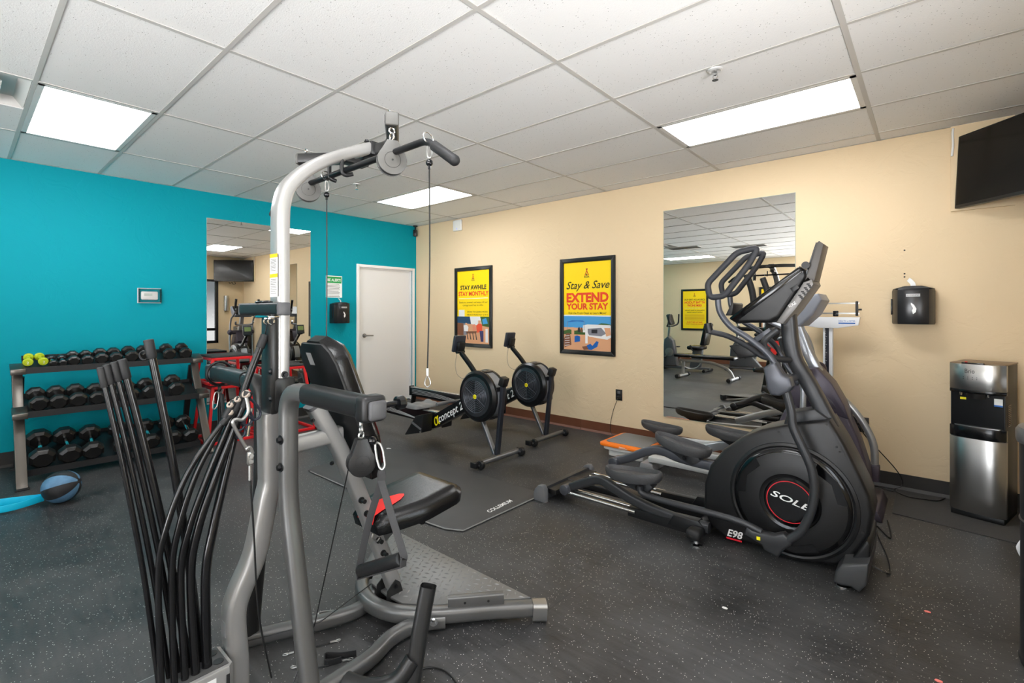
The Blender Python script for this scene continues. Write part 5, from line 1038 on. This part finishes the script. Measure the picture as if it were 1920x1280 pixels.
poster(.918,1.666,.873,2.003,-1,'framed yellow poster reading stay awhile stay monthly on the beige wall',p_left,'yellow framed posters')
poster(2.79,3.532,.872,1.998,-1,'framed yellow poster reading extend your stay on the beige wall',p_right,'yellow framed posters')
def p_gem(w, h, b, poly, txt, logo):
    logo(w/2, h-.19, 1.0); txt('JOIN IN ON THE FUN', w/2, h-.315, .07, BLKINK, fit=.56, bold=.02); txt('AT THE TUCSON', w/2, h-.395, .08, PORG, fit=.56, bold=.04); txt('GEM SHOW', w/2, h-.475, .08, PORG, fit=.40, bold=.04)
    for k in range(14): poly([(b+.05+k*.04,h-.53),(b+.065+k*.04,h-.53),(b+.065+k*.04,h-.515),(b+.05+k*.04,h-.515)], PWHT)
    txt('A Discovery of Gems, Geodes,', w/2, h-.60, .042, BLKINK, fit=.54, bold=.02); txt('& KOA Comfort Awaits!', w/2, h-.65, .042, BLKINK, fit=.42, bold=.02)
    for k in range(5): poly([(w/2-.27,h-.72-.034*k),(w/2+.27,h-.72-.034*k),(w/2+.27,h-.706-.034*k),(w/2-.27,h-.706-.034*k)], mat('print_ochre', (206,150,24), .5))
    txt('Book Your Stay Today &', w/2, h-.92, .045, PORG, fit=.42, bold=.03); txt('Discover the Gems at Tucson', w/2, h-.97, .04, PORG, fit=.46, bold=.02)
poster(.88,1.62,.87,2.0,1,'framed yellow gem show poster seen in the mirror beside the bikes',p_gem,'yellow framed posters')
poster(2.88,3.62,.87,2.0,1,'framed yellow poster seen in the mirror behind the multi gym',p_left,'yellow framed posters')
# ------------------------------------------------------------------ wall fittings
def dispenser(t, M, face_m):
    """black wet-wipe dispenser, local: x = width, y = out of the wall (negative), z = up"""
    w, h, d = .25, .285, .16
    prof = [(-w/2,0),(w/2,0),(w/2,-d*.55),(w*.36,-d*.9),(w*.18,-d),(-w*.18,-d),(-w*.36,-d*.9),(-w/2,-d*.55)]
    mb = MB(); vs = []; fs = []; n_ = len(prof)
    for z, s in ((0,.97),(.012,1),(h*.86,1.0),(h*.93,.96)): vs += [V((x*s,y*s,z)) for x, y in prof]
    for i in range(3): fs += [(i*n_+k,i*n_+(k+1)%n_,(i+1)*n_+(k+1)%n_,(i+1)*n_+k) for k in range(n_)]
    fs += [tuple(range(n_))[::-1], tuple(3*n_+k for k in range(n_))]; mb.add(vs, fs); obj('body', mb.xform(M), face_m, t)
    lid = MB(); lid.prism([(-w*.47,-.004,h*.925),(w*.47,-.004,h*.925),(w*.2,-.004,h),(-w*.2,-.004,h)], (0,-d*.8,0), .008); obj('lid', lid.xform(M), BLACKP, t)
    dr_ = [V((x,-d-.002,z)) for x, z in ((.0,.075),(.016,.09),(.02,.115),(.005,.145),(-.012,.16),(-.012,.145),(.0,.12),(-.006,.1))]
    obj('drop_emblem', MB().add([M @ p for p in dr_],[tuple(range(8))],False), WHITEP, t)
    obj('name_plate', MB().add([M @ V(p) for p in ((-.04,-d-.001,.205),(.04,-d-.001,.205),(.04,-d-.001,.225),(-.04,-d-.001,.225))],[(0,1,2,3)],False), mat('plate_grey', (190,190,192), .4), t)
    text('GYMWIPES', M @ V((0,-d-.0016,.209)), M.to_3x3() @ V((1,0,0)), V((0,0,1)), .016, BLKINK, t, fit=.07)
    wp = MB().sq(bez([M @ V(p) for p in ((0,-.07,h-.005),(-.004,-.072,h+.02),(-.022,-.068,h+.045),(-.03,-.07,h+.052))],4), .03, .003, .3); obj('wipe', wp, mat('white_wipe', (240,240,240), .8), t)
    obj('hinge', MB().box((-w/2-.008,-d*.5,.07),(-w/2,-d*.25,.19),.002).xform(M), BLACKG, t)
DSP = mat('dispenser_black', (30,31,33), .22)
t = thing('wipe_dispenser', (6.063,0,1.275), 'black wipe dispenser on the beige wall above the water cooler', 'dispenser', 'wipe dispensers'); dispenser(t, Matrix.Translation((6.063,-.0005,1.275)), DSP)
t = thing('wipe_dispenser', (0,-1.335,1.215), 'black wipe dispenser on the teal wall beside the white door', 'dispenser', 'wipe dispensers'); dispenser(t, Matrix.Translation((.0005,-1.335,1.215)) @ Matrix.Rotation(PI/2,4,'Z'), DSP)
hol = MB()
for p in ((1696,469),(1696,513),(1696,519)): q = at(*p, y=-.001); hol.cyl(q, q+V((0,-.001,0)), .006, n=10)
tag(obj('screw_hole', hol, BLKINK, at_=(6.0,0,1.6)), 'small dark screw holes in the beige wall above the dispenser', 'hole', kind='stuff')
# BE ALERT sign
t = thing('notice_sign', (0,-1.395,1.565), 'green headed be alert notice above the dispenser on the teal wall', 'sign')
a, b_ = at(611,516,x=0), at(641,558,x=0); y0, y1, z0, z1 = a.y, b_.y, b_.z, a.z
obj('sheet', MB().box((0,y0,z0),(.003,y1,z1)), WHITEP, t); obj('green_header', MB().box((.003,y0+.008,z1-.10),(.0036,y1-.008,z1-.012)), mat('sign_green', (30,146,72), .5), t)
text('BE ALERT!', (.0038,(y0+y1)/2,z1-.075), (0,1,0), (0,0,1), .05, WHITEP, t, bold=.02, fit=.19)
ln = MB()
for k in range(10): ln.box((.003,y0+.014,z1-.118-k*.0185),(.0034,y1-.014-.04*random.random(),z1-.112-k*.0185))
tag(obj('fine_print', ln, mat('sign_ink', (96,90,84), .6), t), kind='stuff')
# thermostat under a clear guard
t = thing('thermostat', (0,-3.46,1.46), 'white thermostat under a clear plastic guard on the teal wall', 'thermostat')
a, b_ = at(259,541,x=.0), at(300,567,x=.0); y0, y1, z0, z1 = a.y, b_.y, b_.z, a.z
obj('body', MB().rbox((.018,(y0+y1)/2-.002,(z0+z1)/2),(.03,.145,.088),.012), WHITE, t); obj('lcd', MB().box((.0332,(y0+y1)/2-.05,(z0+z1)/2-.005),(.0338,(y0+y1)/2+.02,(z0+z1)/2+.022)), mat('lcd_pale', (196,204,196), .3), t)
CLR = bpy.data.materials.new('clear_plastic'); CLR.use_nodes = True
n = CLR.node_tree.nodes; l = CLR.node_tree.links; n.remove(n['Principled BSDF']); tb_ = n.new('ShaderNodeBsdfTransparent'); gb_ = n.new('ShaderNodeBsdfGlossy'); gb_.inputs['Roughness'].default_value = .06; lw = n.new('ShaderNodeLayerWeight'); lw.inputs['Blend'].default_value = .25; ms_ = n.new('ShaderNodeMixShader'); l.new(lw.outputs['Fresnel'], ms_.inputs['Fac']); l.new(tb_.outputs[0], ms_.inputs[1]); l.new(gb_.outputs[0], ms_.inputs[2]); l.new(ms_.outputs[0], n['Material Output'].inputs['Surface'])
g = MB(); x1 = .055
g.box((0,y0,z0),(x1,y0+.003,z1)).box((0,y1-.003,z0),(x1,y1,z1)).box((0,y0,z0),(x1,y1,z0+.003)).box((0,y0,z1-.003),(x1,y1,z1)).box((x1,y0,z0),(x1+.003,y1,z1)); obj('clear_guard', g, CLR, t)
obj('guard_flange', MB().box((0,y0-.008,z0-.008),(.003,y1+.008,z0)).box((0,y0-.008,z1),(.003,y1+.008,z1+.008)).box((0,y0-.008,z0),(.003,y0,z1)).box((0,y1,z0),(.003,y1+.008,z1)), mat('guard_flange', (190,200,204), .3), t)
# outlets
for k, (px_, py_, m, lab) in enumerate(((1161,740,BLACKP,'black wall outlet between the poster and the mirror with a cord'),(1612,795,BLACKP,'black wall outlet behind the silver elliptical with cords'))):
    p = at(px_,py_,y=0); t = thing('wall_outlet', p, lab, 'outlet', 'wall outlets'); hw = .04 if k == 0 else .06
    obj('cover_plate', MB().rbox((p.x,-.004,p.z),(hw*2,.008,.12),.003), m, t)
    for dz in (-.026,.026): obj('receptacle', MB().rbox((p.x,-.0095,p.z+dz),(.034,.004,.03),.004), GREYP, t)
    obj('plug', MB().rbox((p.x,-.025,p.z-.026),(.03,.035,.03),.006), BLACKP, t)
p = at(1161,740,y=0); c0 = V((p.x,-.035,p.z-.026))
tag(obj('power_cord', MB().tube(bez([c0, c0+V((0,-.015,-.03)), V((p.x-.05,-.03,.30)), V((p.x-.09,-.03,.14)), V((p.x-.07,-.05,.03)), V((p.x+.05,-.1,.006)), V((p.x+.35,-.18,.006))],6), .0035, 6), BLACKP, at_=(p.x,-.03,0)), 'dark cord hanging from the wall outlet down to the brown baseboard', 'cord')
p = at(1612,795,y=0)
tag(obj('power_cord', MB().tube(bez([V((p.x-.01,-.04,p.z-.03)), V((p.x,-.06,p.z-.10)), V((p.x+.02,-.06,.2)), V((p.x+.06,-.06,.03)), V((p.x+.13,-.08,.006)), V((p.x+.22,-.12,.006))],6), .0035, 6), BLACKP, at_=(p.x,-.05,0)), 'black cord dropping from the outlet behind the silver elliptical', 'cord')
tag(obj('power_cord', MB().tube(bez([V((p.x+.015,-.04,p.z-.026)), V((p.x+.05,-.08,p.z-.08)), at(1680,880,y=-.06), at(1692,908,y=-.05), at(1677,918,z=.011), at(1700,930,z=.011), at(1735,936,z=.011), V((6.2,-.16,.011)), V((6.24,-.06,.011))],6), .004, 6), BLACKP, at_=(p.x+.3,-.1,0)), 'black cord running along the baseboard to the water cooler', 'cord')
# wifi unit, camera, sprinklers
a, b_ = at(852,411,y=0), at(868,432,y=0); t = thing('wireless_unit', ((a.x+b_.x)/2,0,b_.z), 'white rounded wireless unit high on the beige wall', 'wireless unit')
obj('shell', MB().rbox(((a.x+b_.x)/2,-.02,(2.70+b_.z)/2),(b_.x-a.x,.036,2.70-b_.z),.016,seg=3), WHITE, t); obj('status_light', MB().rbox(((a.x+b_.x)/2,-.0385,b_.z+.03),(.012,.001,.012),.0), mat('led_blue', (120,140,255), .4, emit=1.0), t)
t = thing('security_camera', (.06,-.06,2.60), 'small black security camera in the ceiling corner', 'camera')
obj('bracket', MB().cyl((.07,-.07,2.717),(.07,-.07,2.705),.035,n=16).cyl((.07,-.07,2.705),(.07,-.07,2.64),.011,n=10), BLACKP, t); obj('body', MB().rbox((.075,-.075,2.60),(.06,.06,.105),.014,rot=Matrix.Rotation(.6,3,'Z')), BLACKP, t); obj('lens', MB().cyl((.095,-.103,2.61),(.101,-.111,2.61),.016,n=14), BLACKG, t)
SPR = mat('sprinkler_white_metal', (214,214,212), .35, .2)
for px_, py_, lab in ((1341,131,'chrome sprinkler head in the ceiling before the light panel'),(669,345,'chrome sprinkler head in the ceiling beside the top of the home gym')):
    p = at(px_,py_,z=RZ); t = thing('sprinkler_head', p, lab, 'sprinkler', 'ceiling sprinklers')
    obj('escutcheon', MB().lathe([(.042,0),(.04,-.006),(.03,-.01),(.018,-.004)], p, n=24), SPR, t); obj('nozzle', MB().cyl(p+V((0,0,-.004)),p+V((0,0,-.03)),.008,n=10).tube([p+V((.009,0,-.02)),p+V((.013,0,-.04)),p+V((0,0,-.055))],.0025,6).tube([p+V((-.009,0,-.02)),p+V((-.013,0,-.04)),p+V((0,0,-.055))],.0025,6), CHROME, t); obj('deflector', MB().lathe([(.004,0),(.017,0),(.017,.0015),(.004,.0015)], p+V((0,0,-.058)), n=16), CHROME, t)
# ceiling air diffuser at the left edge
x0, x1, y1 = .9754+.61, 2.1946, -.2105-.6096*7; y0 = y1-.6096; t = thing('air_diffuser', ((x0+x1)/2,(y0+y1)/2,RZ), 'grey metal air diffuser in the ceiling at the left edge', 'air vent')
VM = mat('diffuser_grey', (206,204,200), .4)
g = .014; c_ = ((x0+x1)/2,(y0+y1)/2)
for k, s in enumerate((1.0,.62)):
    hx, hy = (x1-x0)/2*s-g, (y1-y0)/2*s-g; zz = RZ+.002-k*.004; b_ = .05
    v = [(c_[0]-hx,c_[1]-hy,zz),(c_[0]+hx,c_[1]-hy,zz),(c_[0]+hx,c_[1]+hy,zz),(c_[0]-hx,c_[1]+hy,zz)]; v2 = [(c_[0]-hx+b_,c_[1]-hy+b_,zz+.05),(c_[0]+hx-b_,c_[1]-hy+b_,zz+.05),(c_[0]+hx-b_,c_[1]+hy-b_,zz+.05),(c_[0]-hx+b_,c_[1]+hy-b_,zz+.05)]
    obj('louvre_ring', MB().add(v+v2, [(0,1,5,4),(1,2,6,5),(2,3,7,6),(3,0,4,7)], False), VM, t)
obj('back_plate', MB().box((x0+g,y0+g,RZ+.052),(x1-g,y1-g,RZ+.055)), VM, t)
obj('plaque', MB().rbox((c_[0],c_[1],RZ-.004),(.2,.2,.012),.004), VM, t); obj('plaque_bracket', MB().tube([(c_[0]-.05,c_[1],RZ-.012),(c_[0],c_[1],RZ-.03),(c_[0]+.05,c_[1],RZ-.012)],.008,8,bend=.02), STEEL, t)
# ceiling return grilles seen only in the mirror
for x_, j in ((3.0,9),(1.9,8)):
    y1 = -.2105-.6096*j; t = thing('return_grille', (x_+.6,y1-.3,RZ), 'dark louvred ceiling grille over the far side seen in the mirror' if j == 9 else 'dark louvred ceiling grille nearer the teal wall seen in the mirror', 'air vent', 'ceiling return grilles')
    obj('frame', MB().box((x_+.02,y1-.34,RZ-.006),(x_+.68,y1-.03,RZ-.001),.002), VM, t)
    for k in range(7): obj('slat', MB().box((x_+.05,y1-.32+k*.04,RZ-.012),(x_+.65,y1-.30+k*.04,RZ-.006)), mat('grille_dark', (90,90,90), .5), t)
# ------------------------------------------------------------------ television in the corner
tv = thing('television', (6.62,-.37,2.1), 'black flat television mounted high in the corner on the right', 'television')
A, B = V((6.30,-.045,0)), V((6.94,-.70,0)); d = (B-A).normalized(); nrm = V((d.y,-d.x,0)); nrm = nrm if nrm.x < 0 else -nrm
def tvq(u, z, o): return A+d*u+nrm*o+V((0,0,z))+d*0
W_ = (B-A).length; zt, zb = 2.63, 2.112
obj('cabinet', MB().prism([tvq(0,zb,-.045)+V((-.01,0,0)),tvq(W_,zb,-.045),tvq(W_,zt,-.045),tvq(0,zt,-.045)+V((.012,0,0))], nrm*.045, .006), BLACKP, tv)
obj('screen', MB().prism([tvq(.012,zb+.022,.0005)+V((-.008,0,0)),tvq(W_-.012,zb+.022,.0005),tvq(W_-.012,zt-.012,.0005),tvq(.012,zt-.012,.0005)+V((.010,0,0))], nrm*.001), mat('tv_screen', (3,3,4), .12), tv)
obj('brand_badge', MB().prism([tvq(W_*.46,zb+.008,.001),tvq(W_*.54,zb+.008,.001),tvq(W_*.54,zb+.016,.001),tvq(W_*.46,zb+.016,.001)], nrm*.001), STEEL, tv)
obj('wall_mount', MB().sq([tvq(W_*.5,2.35,-.04), V((6.93,-.06,2.35))], .06, .12, .2), BLACKM, tv)
tag(obj('television_cable', MB().tube(bez([tvq(W_*.5,zb-.008,-.03), tvq(W_*.46,zb-.05,-.03), tvq(W_*.52,zb-.07,-.02), tvq(W_*.54,zb-.025,-.02), tvq(W_*.6,zb-.05,-.02), tvq(W_*.62,zb-.01,-.02)],5), .006, 6), BLACKP, at_=(6.62,-.37,2.1)), 'black cable loop hanging below the television', 'cable')
tag(obj('trim_1', MB().box((6.272,-.02,2.10),(6.6,0,RZ)), BEIGE), 'beige painted mounting board behind the television', kind='structure')
tag(obj('white_cable', MB().tube(bez([(6.285,-.03,2.70),(6.282,-.028,2.66),(6.284,-.028,2.58),(6.278,-.028,2.50)],5), .007, 8), WHITE, at_=(6.285,-.03,2.5)), 'white cable dropping from the ceiling behind the television', 'cable')
# cup dispenser by the cooler
tag(obj('cup_dispenser', MB().lathe([(.0,1.40),(.05,1.40),(.052,1.41),(.052,1.76),(.05,1.77),(.0,1.77)], (6.94,-.42,0), n=24, cap=False).rbox((6.985,-.42,1.58),(.03,.05,.2),.004), STEEL, at_=(6.99,-.42,1.4)), 'polished steel cup dispenser tube on the window wall', 'cup dispenser')
# ------------------------------------------------------------------ water cooler
SS = mat('brushed_steel', (178,177,174), .28, 1); n, l, b = nodes_of(SS); tc = n.new('ShaderNodeTexCoord'); mpp = n.new('ShaderNodeMapping'); mpp.inputs['Scale'].default_value = (2,2,260); l.new(tc.outputs['Object'], mpp.inputs['Vector']); nn = n.new('ShaderNodeTexNoise'); nn.inputs['Scale'].default_value = 3; l.new(mpp.outputs['Vector'], nn.inputs['Vector']); bpn = n.new('ShaderNodeBump'); bpn.inputs['Strength'].default_value = .06; bpn.inputs['Distance'].default_value = .002; l.new(nn.outputs['Fac'], bpn.inputs['Height']); l.new(bpn.outputs['Normal'], b.inputs['Normal'])
wc = thing('water_cooler', (6.375,-.26,0), 'stainless steel and black bottom loading water cooler in the corner', 'water cooler')
cx0, cx1, cyf, cyb = 6.236, 6.512, -.405, -.06
obj('body', MB().box((cx0+.004,cyf+.03,.03),(cx1-.004,cyb,1.012),.006), mat('cooler_black', (24,24,25), .42), wc)
obj('base_plinth', MB().box((cx0+.01,cyf+.012,0),(cx1-.006,cyb,.035),.004), BLACKP, wc)
def bowed(z0, z1, bow, yoff=0, n_=12):
    pts = [V((cx0+(cx1-cx0)*k/n_, cyf+.03-yoff-bow*(1-(2*k/n_-1)**4), z0)) for k in range(n_+1)]; return MB().prism([V((cx0,cyf+.06,z0))]+pts+[V((cx1,cyf+.06,z0))], (0,0,z1-z0), .003)
dpn = obj('lower_door', bowed(.035,.525,.035), SS, wc); obj('top_panel', bowed(.845,1.015,.038), SS, wc); obj('panel_skirt', bowed(.822,.846,.036), BLACKG, wc)
obj('drip_tray', bowed(.528,.60,.036), BLACKG, wc)
obj('tray_grate', MB().prism([V((cx0+.02,cyf+.045,.601)),V((cx0+.03,cyf+.01,.601)),V((6.374,cyf+.0,.601)),V((cx1-.03,cyf+.01,.601)),V((cx1-.02,cyf+.045,.601))], (0,0,.004)), SS, wc)
obj('niche_back', MB().box((cx0+.01,cyf+.028,.60),(cx1-.01,cyf+.032,.825)), BLACKG, wc)
obj('nozzle_housing', MB().lathe([(.0,.79),(.045,.79),(.052,.825)], (6.374,cyf+.02,0), n=20, cap=False), BLACKP, wc)
for x in (6.30,6.368,6.43): obj('spout', MB().cyl((x,cyf+.005,.825),(x,cyf+.003,.805),.009,.006,n=10), CHROME, wc)
obj('yellow_sticker', MB().box((6.29,cyf+.0265,.775),(6.32,cyf+.028,.79)), YEL, wc)
obj('white_sticker', MB().box((6.455,cyf+.0262,.755),(6.495,cyf+.028,.80)), WHITEP, wc); obj('blue_strip', MB().box((6.455,cyf+.0258,.75),(6.495,cyf+.0262,.76)), PBLU, wc)
text('Brio', (6.345,cyf-.0085,.955), (1,0,0), (0,0,1), .042, BLKINK, wc, fit=.048)
dots = MB()
for k in range(4):
    for dz in (0,.012): dots.box((6.312+k*.022,cyf-.0088,.915+dz),(6.316+k*.022,cyf-.0078,.919+dz))
tag(obj('indicator_marks', dots, BLKINK, wc), kind='stuff')
obj('top_lid', MB().box((cx0,cyf+.03,1.012),(cx1,cyb,1.02),.003), mat('cooler_top', (120,100,78), .4), wc)
bt = obj('button_strip', MB().box((6.30,cyf+.01,1.015),(6.41,cyf+.03,1.024),.002), BLACKG, wc); obj('red_button', MB().rbox((6.322,cyf+.02,1.027),(.014,.012,.006),.002), REDP, wc)
Rz = Matrix.Rotation(-.26,3,'Z'); wc.rotation_euler = (0,0,-.26); nl = V((6.518,-.437,.0062))-Rz @ V((6.512-6.375,-.41+.26,0))
for r_ in range(12): obj('side_vent', MB().box((cx1-.005,-.33,.62+r_*.012),(cx1-.001,-.25,.626+r_*.012)), BLACKG, wc)
wc.location = nl
# rubber floor mat under the cooler
tag(obj('entry_mat', MB().prism([(5.965,-.62,0),(6.98,-.74,0),(6.98,-.04,0),(5.965,-.04,0)], (0,0,.006), .002), mat('speckled_mat', (62,61,60), .85, bump=.5, bscale=350, var=.3, vscale=400)), 'dark speckled rubber mat under the water cooler', 'mat')
# ------------------------------------------------------------------ trash bin
tc_ = V((6.628,-2.05,0)); tb2 = thing('trash_bin', tc_, 'round dark grey trash bin with domed lid at the right edge', 'trash bin')
BIN = mat('bin_dark', (40,40,41), .4)
obj('body', MB().lathe([(.0,.004),(.20,.004),(.205,.02),(.2,.03),(.2,.55),(.204,.555),(.204,.56),(.2,.565),(.203,.86),(.0,.86)], tc_, n=48, cap=False), BIN, tb2)
obj('lid', MB().lathe([(.21,.86),(.213,.87),(.213,.905),(.205,.918),(.15,.93),(.0,.935)], tc_, n=48, cap=False), mat('bin_lid_grey', (86,86,86), .38), tb2)
obj('pedal', MB().rbox(tc_+V((-.06,-.22,.02)),(.1,.06,.016),.005), BLACKP, tb2)
tag(obj('plastic_bag', MB().tube(bez([(6.46,-1.84,.42),(6.45,-1.835,.37),(6.452,-1.835,.33)],4), .012, 8, radii=[.004,.006,.009,.012,.014,.012,.009,.006,.003]), mat('white_film', (232,232,232), .5), at_=(6.45,-1.83,.33)), 'scrap of white plastic bag hanging beside the trash bin', 'bag')
# ------------------------------------------------------------------ physician scale
sc0 = thing('physician_scale', (5.53,-.15,0), 'white balance beam weighing scale with measuring column beside the mirror', 'scale')
SW = mat('scale_white', (226,228,232), .35)
obj('base', MB().box((5.40,-.44,.0),(5.66,-.06,.07),.01), SW, sc0); obj('column', MB().sq([(5.53,-.12,.07),(5.53,-.12,1.245)], .068, .045, .15), SW, sc0)
obj('height_rod', MB().box((5.512,-.148,.3),(5.538,-.14,1.245)), mat('rod_navy', (18,20,34), .35), sc0)
tk = MB()
for k in range(70): tk.box((5.514,-.1488,.32+k*.013),(5.519 if k % 5 else 5.525,-.148,.322+k*.013))
tag(obj('height_marks', tk, WHITEP, sc0), kind='stuff')
hp_ = [(5.30,-.165,1.30),(5.315,-.165,1.262),(5.47,-.165,1.236),(5.60,-.165,1.236),(5.735,-.165,1.262),(5.745,-.165,1.325),(5.30,-.165,1.325)]
bh = obj('beam_plate', MB().prism(hp_, (0,.05,0), .004), SW, sc0)
text('HEALTH o METER', (5.66,-.1665,1.288), (1,0,0), (0,0,1), .018, PBLU, bh, fit=.11); obj('blue_bar', MB().box((5.605,-.1662,1.272),(5.715,-.165,1.282)), PBLU, bh)
for z, r_ in ((1.355,.006),(1.435,.005)): obj('weigh_beam', MB().box((5.36,-.15,z-r_),(5.74,-.144,z+r_)), STEEL, sc0)
obj('large_poise', MB().rbox((5.415,-.147,1.358),(.052,.03,.062),.006), BLACKG, sc0); text('T', (5.415,-.1625,1.342), (1,0,0), (0,0,1), .032, WHITEP, sc0); obj('beam_slide', MB().rbox((5.585,-.147,1.353),(.036,.026,.045),.004), BLACKG, sc0); obj('small_poise', MB().rbox((5.487,-.147,1.435),(.028,.02,.026),.004), BLACKG, sc0)
obj('beam_bracket', MB().box((5.715,-.155,1.335),(5.733,-.135,1.45),.002).cyl((5.733,-.145,1.385),(5.755,-.145,1.385),.007,n=10), BLACKP, sc0); obj('beam_pivot', MB().rbox((5.365,-.147,1.375),(.02,.03,.05),.004), BLACKP, sc0)
# scraps on the floor
for k, (px_, py_, c, lab) in enumerate(((1739,1147,'scrap_pink','small pink paper scrap on the floor near the trash bin'),(1359,1140,'scrap_white','small white paper scrap on the floor before the black elliptical'),(1760,1277,'scrap_pink','small pink paper scrap at the bottom edge of the floor'),(729,841,'scrap_white','small white paper scrap at the corner of the exercise mat'))):
    p = at(px_,py_,z=0); m = mat(c, (222,120,110) if 'pink' in c else (225,225,222), .7); s = .012 if k != 3 else .03
    tag(obj('paper_scrap', MB().prism([p+V((s*a,s*b_*.7,.0)) for a, b_ in ((-1,-.4),(-.2,-.9),(.9,-.5),(1,.4),(.2,.8),(-.7,.6))], (0,0,.004), .001), m, at_=(p.x,p.y,0)), lab, 'paper scrap', 'paper scraps on the floor')
# ------------------------------------------------------------------ far side of the room, seen in the mirror
BGR = mat('bike_grey', (92,94,98), .35, .4)
def rec_bike(x, y, label):
    t = thing('recumbent_bike', (x,y,0), label, 'exercise bike', 'exercise bikes')
    obj('floor_rail', MB().sq([(x-.1,y,.06),(x+.95,y,.08)], .09, .06, .3), BGR, t)
    for dx in (-.12,.9): obj('foot_bar', MB().cyl((x+dx,y-.27,.04),(x+dx,y+.27,.04),.035,n=14), BLACKP, t)
    obj('shroud', MB().prism([(x-.18,y-.08,.08),(x-.10,y-.08,.72),(x+.0,y-.08,.80),(x+.12,y-.08,.70),(x+.22,y-.08,.10)], (0,.16,0), .03, 3), BGR, t)
    obj('shroud_disc', MB().lathe([(.1,0),(.1,.01),(.0,.012)], (x+.03,y+.08,.42), dirv=(0,1,0), n=24), STEEL, t)
    for s in (-1,1): obj('crank', MB().sq([(x+.03,y+s*.1,.42),(x+.03-s*.1,y+s*.1,.42-s*.12)], .02, .03), STEEL, t); obj('pedal', MB().rbox((x+.03-s*.1,y+s*.17,.42-s*.12),(.1,.11,.03),.008), BLACKP, t)
    obj('console_post', MB().sq([(x-.02,y,.76),(x+.02,y,1.1)], .05, .04, .3), STEEL, t); obj('console', MB().rbox((x+.03,y,1.19),(.07,.26,.26),.03,rot=Matrix.Rotation(-.3,3,'Y')), BLACKP, t)
    obj('front_handles', MB().tube([(x+.12,y-.28,1.32),(x+.1,y-.3,1.08),(x+.02,y-.2,1.03),(x+.02,y+.2,1.03),(x+.1,y+.3,1.08),(x+.12,y+.28,1.32)], .018, 10, bend=.06), RUBBER, t)
    obj('seat_post', MB().prism([(x+.5,y-.06,.1),(x+.58,y-.06,.5),(x+.8,y-.06,.5),(x+.75,y-.06,.1)], (0,.12,0), .02), BGR, t)
    obj('seat', MB().rbox((x+.66,y,.55),(.34,.42,.09),.04,seg=3), VINYL, t); obj('seat_back', MB().rbox((x+.88,y,.86),(.09,.42,.52),.04,rot=Matrix.Rotation(.2,3,'Y'),seg=3), VINYL, t)
    obj('side_handles', MB().tube([(x+.62,y-.32,.62),(x+.66,y-.3,.5),(x+.66,y+.3,.5),(x+.62,y+.32,.62)], .016, 8, bend=.04), RUBBER, t)
    return t
rec_bike(1.42,-6.45,'grey recumbent exercise bike seen in the mirror below the gem show poster')
def up_bike(x, y, label):
    t = thing('upright_bike', (x,y,0), label, 'exercise bike', 'exercise bikes')
    obj('floor_rail', MB().sq([(x-.4,y,.06),(x+.45,y,.06)], .08, .06, .3), BGR, t)
    for dx in (-.42,.45): obj('foot_bar', MB().cyl((x+dx,y-.25,.035),(x+dx,y+.25,.035),.033,n=14), BLACKP, t)
    obj('shroud', MB().prism([(x-.4,y-.07,.1),(x-.38,y-.07,.5),(x-.22,y-.07,.78),(x-.1,y-.07,.72),(x+.1,y-.07,.35),(x+.3,y-.07,.1)], (0,.14,0), .025, 3), BGR, t)
    obj('seat_post', MB().sq([(x+.15,y,.3),(x+.28,y,.8)], .05, .05), STEEL, t); obj('saddle', MB().rbox((x+.29,y,.85),(.28,.24,.08),.035,seg=3), VINYL, t)
    obj('handle_post', MB().sq([(x-.24,y,.74),(x-.22,y,1.12)], .05, .05), STEEL, t); obj('handlebar', MB().tube([(x-.05,y-.22,1.2),(x-.2,y-.24,1.12),(x-.22,y,1.1),(x-.2,y+.24,1.12),(x-.05,y+.22,1.2)], .018, 10, bend=.06), RUBBER, t); obj('console', MB().rbox((x-.26,y,1.22),(.06,.24,.2),.025,rot=Matrix.Rotation(-.3,3,'Y')), BLACKP, t)
    for s in (-1,1): obj('pedal', MB().rbox((x-.05+s*.12,y+s*.16,.3+s*.1),(.1,.1,.03),.008).cyl((x-.05,y+s*.08,.3),(x-.05+s*.12,y+s*.12,.3+s*.1),.014,n=8), BLACKP, t)
    return t
up_bike(2.95,-7.3,'dark upright exercise bike seen in the mirror beside the recumbent bike')
bx, by = 2.72, -5.3
t = thing('weight_bench', (bx,by,0), 'black padded adjustable weight bench with grey steel frame seen in the mirror', 'weight bench')
obj('seat_pad', MB().rbox((bx-.5,by,.46),(.34,.28,.07),.03,seg=3), VINYL, t); obj('back_pad', MB().rbox((bx+.12,by,.45),(.85,.27,.07),.03,seg=3), VINYL, t)
obj('spine', MB().sq([(bx-.6,by,.36),(bx+.1,by,.34),(bx+.42,by,.22),(bx+.5,by,.05)], .06, .05, .25, bend=.12), SILVER, t)
obj('front_post', MB().sq([(bx-.5,by,.38),(bx-.52,by,.04)], .055, .055), SILVER, t)
for dx, w in ((-.52,.28),(.5,.3)): obj('foot_bar', MB().cyl((bx+dx,by-w,.04),(bx+dx,by+w,.04),.032,n=14), SILVER, t); [obj('foot_pad', MB().cyl((bx+dx,by+s*w-.05,.045),(bx+dx,by+s*w+.05,.045),.042,n=16,bev=.008), RUBBER, t) for s in (-1,1)]
obj('angle_plate', MB().tube([(bx-.35+.22*math.cos(a),by,.40+.22*math.sin(a)) for a in [PI+k*PI/10 for k in range(11)]], .012, 8), STEEL, t)
